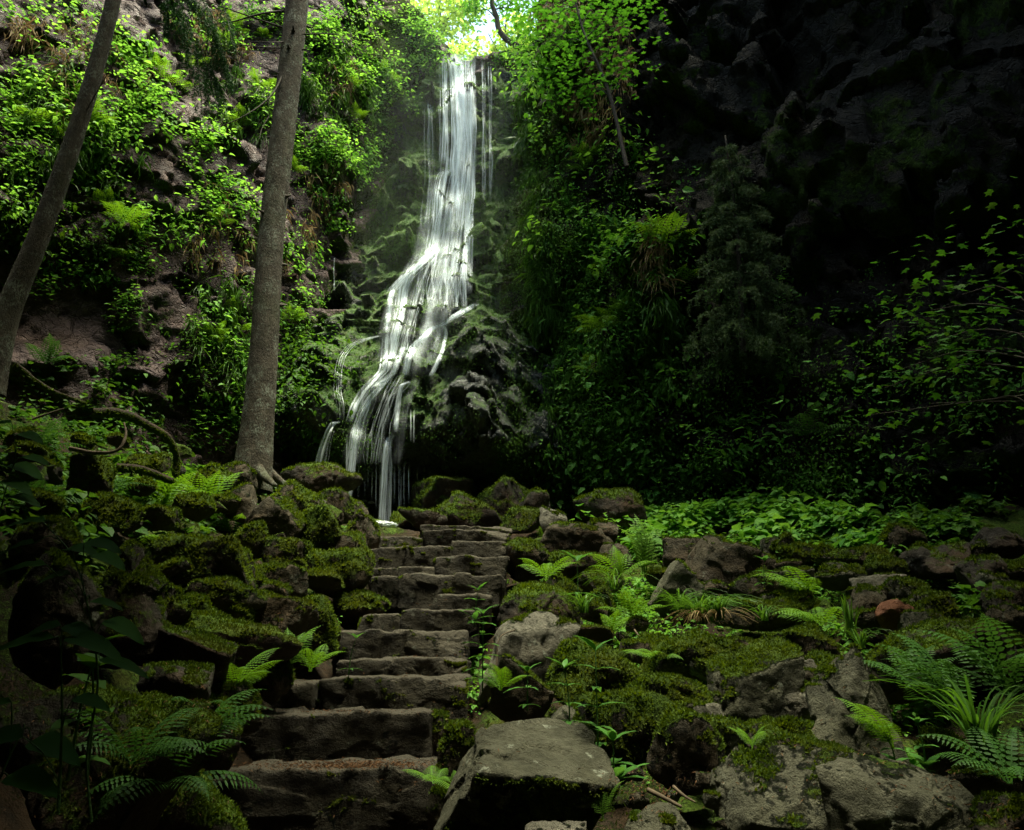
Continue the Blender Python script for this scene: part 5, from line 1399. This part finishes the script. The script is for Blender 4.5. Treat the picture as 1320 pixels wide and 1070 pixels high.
def trunk_obj(parent, pts, rads, origin, bump=.012, sides=72, n=240, flare=0):
    sp_ = smooth_path(pts, n) - origin
    rd = np.interp(np.linspace(0, 1, n), np.linspace(0, 1, len(rads)), rads)
    rd = rd + flare * np.exp(-np.linspace(0, 1, n) * 26)
    me = tube_mesh('trunk', sp_, rd, sides, bumpy=bump, seed=parent.name.__hash__() % 7 * 0)
    link('trunk', me, M['bark'], parent); return sp_, rd
def crown_leaves(parent, blobs, seed, n, llen, mat, origin, flat=.6, name='crown'):
    r = np.random.default_rng(seed); C = []
    for (x_, y_, z_, rx, ry, rz, w) in blobs:
        m = int(n * w); u = unit(r.normal(size=(m, 3))) * (r.random(m) ** .45)[:, None]
        # bunch the leaves
        q = u * np.array([rx, ry, rz]); cen = np.round(q / .45) * .45 + np.array([x_, y_, z_]); keep = perlin(cen * 1.7 + seed) > -.22
        C.append((q + np.array([x_, y_, z_]))[keep])
    C = np.concatenate(C); m = len(C)
    D = rand_dirs(m, r, -.2) + r.normal(size=(m, 3)) * .3; U = np.array([0, 0, 1.]) + r.normal(size=(m, 3)) * flat
    me = leaves_mesh('crown', C - origin, D, U, llen * (.6 + .8 * r.random(m)), llen * .6, np.clip(.5 + .3 * perlin(C * .8) + .2 * r.normal(size=m), 0, 1))
    return link(name, me, M[mat], parent)
def spruce_crown(parent, base, top, r0, origin, seed, levels=16, per=7, dens=70, name='crown'):
    r = np.random.default_rng(seed); cur = []
    base, top = np.array(base, float), np.array(top, float)
    for k in range(levels):
        f = k / levels; c = base + (top - base) * f; ln = r0 * (1 - f) ** .8 + .25
        for j in range(per):
            a = 2 * math.pi * (j + r.random()) / per
            e = c + np.array([math.cos(a), math.sin(a), -.12 - .2 * r.random()]) * ln * (.7 + .5 * r.random())
            cur += spray(c - origin, e - origin, .05, seed * 99 + k * 9 + j, 9, ln * .34, .6)
    return link(name, needles_on(cur, seed, .075, dens), M['needle'], parent)

# the big spruce by the pool
b = P(326, 604, 8.4); o0 = np.array([b[0], b[1], b[2] - .25])
big = link('spruce_tree', None, loc=o0); tag(big, 'thick straight spruce trunk standing before the left rock wall beside the waterfall', 'tree')
T1 = [o0, P(338, 480, 8.4), P(350, 300, 8.4), P(366, 160, 8.4), P(383, 0, 8.4), P(396, -150, 8.4) , np.array([-2.7, 8.4, 17.])]
rp, rr_ = trunk_obj(big, T1, [.160, .146, .140, .138, .136, .132, .12, .10, .07, .05], o0, .011, flare=.06)
def twig_branch(parent, origin, pts, r0, label=None, needles=None):
    P3 = np.array([P(a, b_, d) for a, b_, d in pts]) - origin
    sp_ = smooth_path(P3, 24)
    me = tube_mesh('branch', sp_, np.linspace(r0, r0 * .25, 24), 8, bumpy=r0 * .25)
    br = link('branch', me, M['twig'], parent)
    # side twiglets
    return br, sp_
for pts, r0 in [([(372, 78, 8.4), (345, 128, 8.1), (310, 152, 7.9), (272, 168, 7.8)], .014), ([(366, 14, 8.4), (335, 18, 8.2), (300, 28, 8.1), (258, 33, 8.0)], .014), ([(362, 62, 8.4), (330, 60, 8.2), (290, 55, 8.1)], .009),
                ([(366, 36, 8.4), (330, 24, 8.2), (290, 10, 8.0), (250, -4, 7.9)], .012), ([(390, 64, 8.3), (398, 62, 8.0)], .012), ([(390, 44, 8.3), (430, 44, 8.2), (470, 50, 8.2)], .008), ([(360, 95, 8.3), (335, 85, 8.2), (318, 82, 8.1)], .007),
                ([(347, 150, 8.3), (338, 165, 8.2), (334, 180, 8.1)], .007), ([(366, 54, 8.3), (345, 54, 8.0), (320, 53, 7.9)], .007)]:
    twig_branch(big, o0, pts, r0)
for k, (ax_, ln_) in enumerate([(200, .55), (255, .5), (310, .6), (20, .5), (150, .4)]):
    d_ = np.array([math.cos(R(ax_)), math.sin(R(ax_)), 0]); q = np.array([0, 0, .30])
    link('root', tube_mesh('root', smooth_path([q + d_ * .08, q + d_ * .22 - [0, 0, .12], q + d_ * ln_ - [0, 0, .32]], 14), np.linspace(.06, .02, 14), 14, bumpy=.02, seed=k), M['bark'], big)
for k in range(44):                                    # knots and stubs up the bark
    f = .12 + .8 * k / 44; i = int(f * 239); a = rnd.random() * 2 * math.pi; d_ = np.array([math.cos(a), math.sin(a), .1])
    if i > 190: break
    q = rp[i] + d_ * (rr_[i] * .9)
    me = tube_mesh('stub', np.stack([q, q + d_ * .03, q + d_ * (.05 + .05 * rnd.random())]), [.032, .018, .006], 7)
    link('stub', me, M['twig'], big)
spruce_crown(big, (-2.75, 8.4, 11.6), (-2.7, 8.4, 17), 1.5, o0, 4, 9, 5, 40)

# the leaning one further left
b = P(-8, 470, 7.4); o1 = np.array([b[0], b[1], b[2] - .3])
ln = link('spruce_tree', None, loc=o1); tag(ln, 'slimmer leaning spruce trunk at the far left bending right as it rises', 'tree')
T2 = [o1, P(8, 410, 7.4), P(48, 310, 7.4), P(88, 200, 7.4), P(120, 100, 7.4), P(146, 0, 7.4), P(165, -120, 7.4), np.array([-4.2, 7.4, 16.])]
rp2, rr2 = trunk_obj(ln, T2, [.115, .10, .086, .076, .070, .066, .060, .055, .05, .04], o1, .006, flare=.03)
spruce_crown(ln, (-4.4, 7.4, 9.8), (-4.2, 7.4, 16), 1.5, o1, 6, 9, 5, 40)
for pts, r0 in [([(96, 170, 7.4), (130, 110, 7.3), (160, 60, 7.2)], .008), ([(112, 120, 7.4), (90, 90, 7.3), (70, 85, 7.2)], .007)]:
    twig_branch(ln, o1, pts, r0)
# drooping green spruce bough in front of the left wall
bo = P(215, -25, 7.6)
bt = link('spruce_bough', None, loc=bo); tag(bt, 'drooping dark green spruce bough hanging into the picture between the two trunks', 'branch')
cur = []
for k, (a, b_, c_, d_) in enumerate([(215, -25, 250, 60), (230, -30, 275, 45), (250, -20, 290, 70), (262, 20, 295, 100), (240, 20, 262, 120), (255, 50, 280, 140), (215, -20, 215, 40), (270, 40, 300, 110), (250, 60, 262, 155), (285, 0, 300, 60), (225, 0, 240, 80), (262, 80, 288, 125)]):
    s_ = P(a, b_, 7.6 + .1 * (k % 3)); e_ = P(c_, d_, 7.4 + .12 * (k % 4)); cur += spray(s_ - bo, e_ - bo, .06, 300 + k, 14, .26, .9)
link('needles', needles_on(cur, 9, .03, 210), M['needle'], bt)
tw = [c for c in cur if len(c) == 16]
for c in tw: link('twig', tube_mesh('twig', c, np.linspace(.008, .002, 16), 6), M['twig'], bt)

# young spruce clinging to the right wall
h = shoot(960, 470, BVF)[0]; b0 = h + np.array([-.15, -.45, 0]); o2 = b0
ys = link('young_spruce', None, loc=o2); tag(ys, 'small shaded spruce with drooping twigs growing in front of the dark right wall', 'tree')
topp = P(935, 175, b0[1] - .15)
sp_ = smooth_path([b0, (b0 + topp) / 2 + np.array([.05, 0, 0]), topp], 30) - o2
link('trunk', tube_mesh('trunk', sp_, np.linspace(.045, .01, 30), 12), M['twig'], ys)
cur = []
for k in range(60):
    f = .05 + .93 * k / 60; c = sp_[int(f * 29)]; ln_ = .75 * (1 - f) ** .7 + .12; a = k * 2.4
    cur += spray(c, c + np.array([math.cos(a), math.sin(a) * .7 - .2, -.45]) * ln_, .05, 400 + k, 10, ln_ * .42, .8)
link('needles', needles_on(cur, 12, .036, 170), M['needle_light'], ys)

# maple boughs over the upper right of the fall
def maple(start, tips, n, label, seed, mat='maple', llen=.085, trunk=None, name='maple_sapling', rad=.03):
    r = np.random.default_rng(seed); s0 = P(*start); t_ = link(name, None, loc=s0); tag(t_, label, 'tree')
    lc, ld, lu = [], [], []
    def br(a, b_, r0, nm):
        mid = (a + b_) / 2 + r.normal(size=3) * .05 * np.linalg.norm(b_ - a) + np.array([0, 0, .08])
        c = smooth_path([a, mid, b_], 16); link(nm, tube_mesh(nm, c, np.linspace(r0, r0 * .3, 16), 7), M['twig'], t_); return c
    main = None
    if trunk:
        pt = [P(*q) - s0 for q in trunk]; main = smooth_path(pt, 30); link('trunk', tube_mesh('trunk', main, np.linspace(rad, rad * .35, 30), 12, bumpy=rad * .15), M['twig'], t_)
    for q in tips:
        e_ = P(*q[:3]) - s0; m = q[3] if len(q) > 3 else 1.0
        if main is not None:
            i = int(np.argmin(np.linalg.norm(main - e_, axis=1) + .25 * np.abs(main[:, 2] - e_[2]))); a = main[max(0, i - 3)]
        else: a = np.zeros(3)
        c = br(a, e_, rad * .3, 'branch')
        k = int(n * m)
        for _ in range(k):
            p = e_ + r.normal(size=3) * np.array([.28, .3, .16]) * m ** .5
            p[2] = np.round(p[2] / .11) * .11 + r.normal() * .02        # foliage in flat tiers
            lc.append(p); a_ = r.random() * 2 * math.pi; ld.append([math.cos(a_), math.sin(a_) - .3, -.25]); lu.append([r.normal() * .25, r.normal() * .25 - .25, 1])
    lc = np.array(lc); me = lobed_mesh('leaves', lc, np.array(ld), np.array(lu), llen * (.6 + .7 * r.random(len(lc))), np.clip(.5 + .25 * r.normal(size=len(lc)), 0, 1))
    link('leaves', me, M[mat], t_); return t_
maple((810, 215, 9.3), [(690, 15, 10.2), (715, 45, 10.0), (745, 20, 9.8), (775, 10, 9.6), (800, 20, 9.5), (720, 95, 10.0), (750, 75, 9.8), (740, 120, 9.9, .6), (785, 60, 9.5, .8), (765, 115, 9.6, .6), (800, 95, 9.4, .5), (712, 125, 10.1, .5), (700, -10, 10.0), (760, -20, 9.7), (830, 15, 9.3, .6), (820, 85, 9.3, .4), (718, 20, 10.1), (668, 8, 10.6, .7), (705, 70, 10.1, .7)], 80,
      'young maple with bright hand shaped leaves leaning over the rock right of the waterfall top', 21, trunk=[(808, 215, 9.3), (782, 110, 9.4), (752, 40, 9.5), (735, -30, 9.6)])
maple((1330, 560, 4.6), [(1200, 400, 5.0), (1240, 380, 4.8), (1290, 350, 4.6), (1180, 450, 5.2), (1140, 500, 5.4, .5), (1150, 480, 5.3, .6), (1230, 460, 5.0), (1280, 440, 4.8), (1200, 520, 5.1, .7), (1260, 520, 4.8, .7), (1300, 400, 4.5), (1120, 535, 5.5, .35), (1310, 290, 4.6, .6)], 55,
      'dim maple sapling with spreading tiers of leaves at the far right', 22, 'leaf_near', .065, trunk=[(1335, 640, 4.4), (1345, 520, 4.5), (1335, 420, 4.6), (1325, 340, 4.7)], rad=.02)
# crooked trunk over the sky gap
s0 = P(672, 62, 15.6); ct = link('crooked_tree', None, loc=s0); tag(ct, 'thin crooked trunk curving up across the patch of sky above the waterfall', 'tree')
c = smooth_path([P(674, 64, 15.6) - s0, P(652, 50, 15.5) - s0, P(643, 38, 15.5) - s0, P(640, 22, 15.5) - s0, P(635, 8, 15.5) - s0, P(637, -30, 15.5) - s0], 30)
link('trunk', tube_mesh('trunk', c, np.linspace(.07, .04, 30), 10, bumpy=.01), M['twig'], ct)
for q in [[(638, 12, 15.5), (650, 10, 15.4), (664, 11, 15.4)], [(640, 24, 15.5), (626, 12, 15.4), (616, 14, 15.4)]]:
    cc = smooth_path([P(*z_) - s0 for z_ in q], 10); link('branch', tube_mesh('branch', cc, np.linspace(.02, .006, 10), 6), M['twig'], ct)
lc = np.concatenate([P(a, b_, 15.4) - s0 + np.random.default_rng(int(a)).normal(size=(170, 3)) * np.array([.16, .3, .12]) for a, b_ in [(655, 2), (672, 8), (640, -6), (612, 14), (608, 5), (680, 40), (690, 48)]])
r = np.random.default_rng(8); m = len(lc)
link('leaves', leaves_mesh('leaves', lc, rand_dirs(m, r, -.2), np.array([0, 0, 1.]) + r.normal(size=(m, 3)) * .5, .09, .05, r.random(m)), M['maple'], ct)

# bushes crowning the rim beside the fall
foliage('rim_foliage', [(670, 62, 22, 14, 40), (690, 90, 18, 22, 30), (650, 75, 12, 6, 12), (560, 75, 16, 14, 24), (545, 45, 20, 20, 30)], 101, 20, .2, .09, 'leaf_cliff', 'bushy green growth on the rock rim on both sides of the waterfall lip', lift=.9)

# trees on the upland behind the lip
GF = 'sunlit trees above and behind the waterfall'
def far_tree(x_, y_, h_, label, seed, blobs, n=5200, mat='far', rt=.12):
    z0 = 12.3 + .06 * (y_ - 17); o_ = np.array([x_, y_, z0]); t_ = link('beech_tree', None, loc=o_); tag(t_, label, 'tree', GF)
    pts = smooth_path([(0, 0, -.3), (.1, 0, h_ * .4), (-.05, .1, h_)], 30)
    link('trunk', tube_mesh('trunk', pts, np.linspace(rt, .03, 30), 10, bumpy=.01), M['bark'], t_)
    rr = np.random.default_rng(seed)
    for k in range(7):
        q = pts[8 + 3 * k]; e_ = q + np.array([rr.normal(), rr.normal(), .8]) * 1.1; link('limb', tube_mesh('limb', smooth_path([q, (q + e_) / 2 + [0, 0, .1], e_], 8), np.linspace(.035, .01, 8), 6), M['bark'], t_)
    crown_leaves(t_, blobs, seed, n, .17, mat, o_, .8)
far_tree(-4.4, 19, 9, 'sunlit tree left of the gap, its pale yellow green crown nearest the lip', 1, [(-4.2, 18.5, 17, 1.8, 1.6, 2.4, .5), (-3.4, 18, 14.8, 1.6, 1.3, 1.5, .4), (-4.8, 18.6, 20, 1.6, 1.5, 2, .3)])
far_tree(-2.4, 22, 9, 'sunlit slender tree directly behind the waterfall lip', 2, [(-2.6, 22, 19.6, 1.5, 1.5, 2.2, .5), (-2.2, 21.5, 16.8, 1.3, 1.3, 1.3, .35), (-1.6, 22, 20.8, .9, 1, 1, .15)])
far_tree(-6.5, 22, 10, 'sunlit tree behind the left rim, highest of the crowns', 3, [(-6.2, 21.5, 21, 2.4, 2, 3, .7), (-5.2, 21, 18, 2, 2, 2, .4)])
far_tree(.3, 28, 9, 'distant sunlit tree low in the gap behind the crooked trunk', 4, [(-.2, 28, 21.2, 1.7, 1.6, 1.7, .45), (.9, 28, 22.5, 1.4, 1.5, 1.6, .3), (-1.6, 28, 20.4, 1.5, 1.5, 1.5, .3)])
far_tree(2.6, 22, 9, 'sunlit tree behind the right rim beyond the crooked trunk', 5, [(2.7, 21.5, 20, 1.7, 1.6, 2.8, .6), (2.6, 21.5, 16.8, 1.4, 1.3, 1.6, .3)])
far_tree(-.2, 20, 5.5, 'low sunlit bushy tree right at the waterfall lip under the sky gap', 7, [(-1.0, 20, 16.6, 1.5, .8, .7, .35), (.3, 19.6, 16.9, .9, .8, .9, .3)], 3500)
far_tree(-1.3, 33, 8, 'faint far tree in the middle of the gap', 6, [(-1.3, 33, 22.0, 1.3, 1.5, 1.2, .3), (-2.4, 33, 24.0, 1.5, 1.5, 1.8, .3)], 3500)

# unseen trees added around and behind the viewpoint to block sky and sun
GC = 'unseen spruces added around the viewpoint to block light'
def shade_tree(x_, y_, top, r0, zc, label, seed, dens=16):  # unseen light blocker, its crown placed for the shade it throws
    z0 = float(gh(x_, y_)) - .3; o_ = np.array([x_, y_, z0]); t_ = link('spruce_tree', None, loc=o_); tag(t_, label, 'tree', GC)
    link('trunk', tube_mesh('trunk', np.array([(0, 0, 0), (0, 0, (top - z0) * .5), (0, 0, top - z0)]), [.25, .16, .04], 14), M['bark'], t_)
    r = np.random.default_rng(seed); n = int(2600 * dens / 16)
    f = r.random(n) ** 1.3; a = r.random(n) * 2 * math.pi; rad = (r0 * (1 - f) ** .75 + .2) * r.random(n) ** .5
    C = np.stack([np.cos(a) * rad, np.sin(a) * rad, (zc - z0) + (top - zc) * f - .15 * rad], -1)
    me = leaves_mesh('crown', C, np.stack([np.cos(a), np.sin(a), np.full(n, -.3)], -1) + r.normal(size=(n, 3)) * .3, np.array([0, 0, 1.]) + r.normal(size=(n, 3)) * .3, .55 * (.6 + .7 * r.random(n)), .26, r.random(n))
    link('crown', me, M['needle'], t_)

shade_tree(-3.4, -.5, 13, 3.0, 5.6, 'unseen spruce added left of the viewpoint to shade the left bank', 1, 26)
shade_tree(-5.6, 3.0, 14, 2.8, 6.8, 'unseen spruce added on the left bank, its low dense crown blocking light', 2, 26)
shade_tree(-1.6, -4.0, 14, 3.2, 5.0, 'unseen spruce added behind the viewpoint, left of the path, to block light', 3, 26)
shade_tree(2.4, -3.4, 14, 3.2, 5.0, 'unseen spruce added behind the viewpoint, right of the path, to block light', 4, 26)
shade_tree(5.4, .6, 15, 3.2, 5.5, 'unseen spruce added beside the right wall to shade the right side', 5, 30)
def shade_overhang(x_, y_, blobs, label, seed):  # unseen crown added over the right rim to keep light out
    o_ = np.array([x_, y_, 17.0]); t_ = link('beech_tree', None, loc=o_); tag(t_, label, 'tree', 'unseen beeches added over the right rim to shade the gorge')
    x2, y2, z2 = blobs[0][:3]; e_ = np.array([x2, y2, z2]) - o_
    link('trunk', tube_mesh('trunk', smooth_path([(0, 0, -.6), e_ * .4 + np.array([0, 0, 1.2]), e_], 20), np.linspace(.22, .06, 20), 12), M['bark'], t_)
    crown_leaves(t_, blobs, seed, 9000, .34, 'leaf_dark', o_, .5)
shade_overhang(7.6, 10.2, [(5.6, 8.2, 18.6, 2.6, 2.2, 1.0, .5), (5.4, 6.0, 18.2, 2.2, 2.0, .9, .4), (6.0, 9.0, 19.4, 2.4, 2.4, 1.2, .4)], 'unseen beech added far out over the gorge to darken the right wall', 31)
shade_overhang(9.6, 6.5, [(6.6, 5.0, 18.4, 2.8, 2.6, 1.0, .6), (6.0, 2.6, 18.0, 2.4, 2.4, .9, .5), (6.2, 4.4, 17.4, 1.6, 2.2, .8, .3)], 'unseen beech added on the right rim, its wide flat crown shading the boulder field', 32)

for k, (x_, y_, r_) in enumerate([(-8.5, -3, 3.4), (-7, -8, 3.6), (-2.5, -9, 3.6), (2.5, -8.5, 3.6), (7, -8, 3.6), (10.5, -4, 3.4), (-11.5, 1, 3.4), (0, -13, 3.8), (-6, -14, 3.8), (6, -14, 3.8)]):  # ring of unseen trees added to stop low light from behind
    shade_tree(x_, y_, 16, r_, 1.6, 'unseen spruce added behind the viewpoint to close off low light', 40 + k, 30)
shade_tree(-3.0, .2, 9, 2.6, 4.3, 'unseen low crowned spruce added just left of the viewpoint for its shade', 60, 26)

shade_tree(-1.9, .15, 9, 2.3, 3.5, 'unseen spruce with low boughs added to shade the near left plants', 61, 26)
o_ = np.array([3.4, -1.5, float(gh(3.4, -1.5))]); t_ = link('beech_tree', None, loc=o_); tag(t_, 'unseen beech added right of the viewpoint, its limb shading the left bank', 'tree')
link('trunk', tube_mesh('trunk', smooth_path([(0, 0, 0), (-.2, .4, 4.5), (-1.2, 2.0, 8.3), (-3.0, 4.4, 9.4)], 24), np.linspace(.2, .05, 24), 12), M['bark'], t_)
crown_leaves(t_, [(-2.6, 3.6, 9.2, 2.2, 1.8, .8, .6), (-1.2, 2.2, 8.8, 1.8, 1.4, .8, .4), (-4.0, 5.4, 10.2, 2.2, 1.6, .8, .6)], 71, 5200, .30, 'leaf_dark', o_, .5)  # leaf blobs above the view, added to dim the ground and left bank

o_ = np.array([-6.2, 1.2, float(gh(-6.2, 1.2))]); t_ = link('shade_hazel', None, loc=o_); tag(t_, 'unseen bushy hazel added on the left bank to shade the lower left plants', 'tree')
link('trunk', tube_mesh('trunk', smooth_path([(0, 0, -.3), (.6, .6, 1.2), (2.0, 1.8, 1.5), (4.2, 2.6, 1.2)], 24), np.linspace(.12, .03, 24), 12), M['bark'], t_)
crown_leaves(t_, [(-2.0, 4.1, 5.6, 1.6, .8, .4, .6), (-2.4, 3.7, 5.2, 1.5, .8, .4, .5), (-3.8, 3.0, 5.0, 1.5, 1.0, .5, .5), (-1.6, 2.4, 4.2, 1.2, .9, .35, .5), (-3.0, 1.6, 3.9, 1.4, 1.0, .4, .4)], 81, 4200, .2, 'leaf_dark', o_, .5)  # unseen leaf blobs, added to block light from the near left plants
# ------------------------------------------------------------------ light and render settings
W = bpy.data.worlds.new('World'); SC.world = W; W.use_nodes = True
nt = W.node_tree; bg = nt.nodes['Background']
sky = nt.nodes.new('ShaderNodeTexSky'); sky.sky_type = 'NISHITA'; sky.sun_disc = False
SUN = np.array([.13, -.02, .99]); SUN = SUN / np.linalg.norm(SUN)
el = math.asin(SUN[2]); az = math.atan2(SUN[0], SUN[1])
sky.sun_elevation = el; sky.sun_rotation = az
sky.air_density = 1.0; sky.dust_density = 2.0; sky.ozone_density = 1.0
nt.links.new(sky.outputs[0], bg.inputs[0]); bg.inputs[1].default_value = .13
ld = bpy.data.lights.new('sun', 'SUN'); ld.energy = 3.0; ld.angle = R(30); ld.color = (1, .96, .88)
lo = bpy.data.objects.new('sun', ld); COL.objects.link(lo)
lo.rotation_euler = Vector(SUN.tolist()).to_track_quat('Z', 'Y').to_euler()
SC.view_settings.view_transform = 'Standard'; SC.view_settings.look = 'None'
SC.view_settings.exposure = 2.42; SC.view_settings.gamma = 1
try:
    SC.view_settings.use_white_balance = True; SC.view_settings.white_balance_temperature = 7500; SC.view_settings.white_balance_tint = -7
except Exception: pass
SC.render.engine = 'CYCLES'
cy = SC.cycles
cy.use_denoising = True
cy.max_bounces = 6; cy.diffuse_bounces = 3; cy.glossy_bounces = 2; cy.transmission_bounces = 4; cy.transparent_max_bounces = 40
cy.sample_clamp_indirect = 4.0
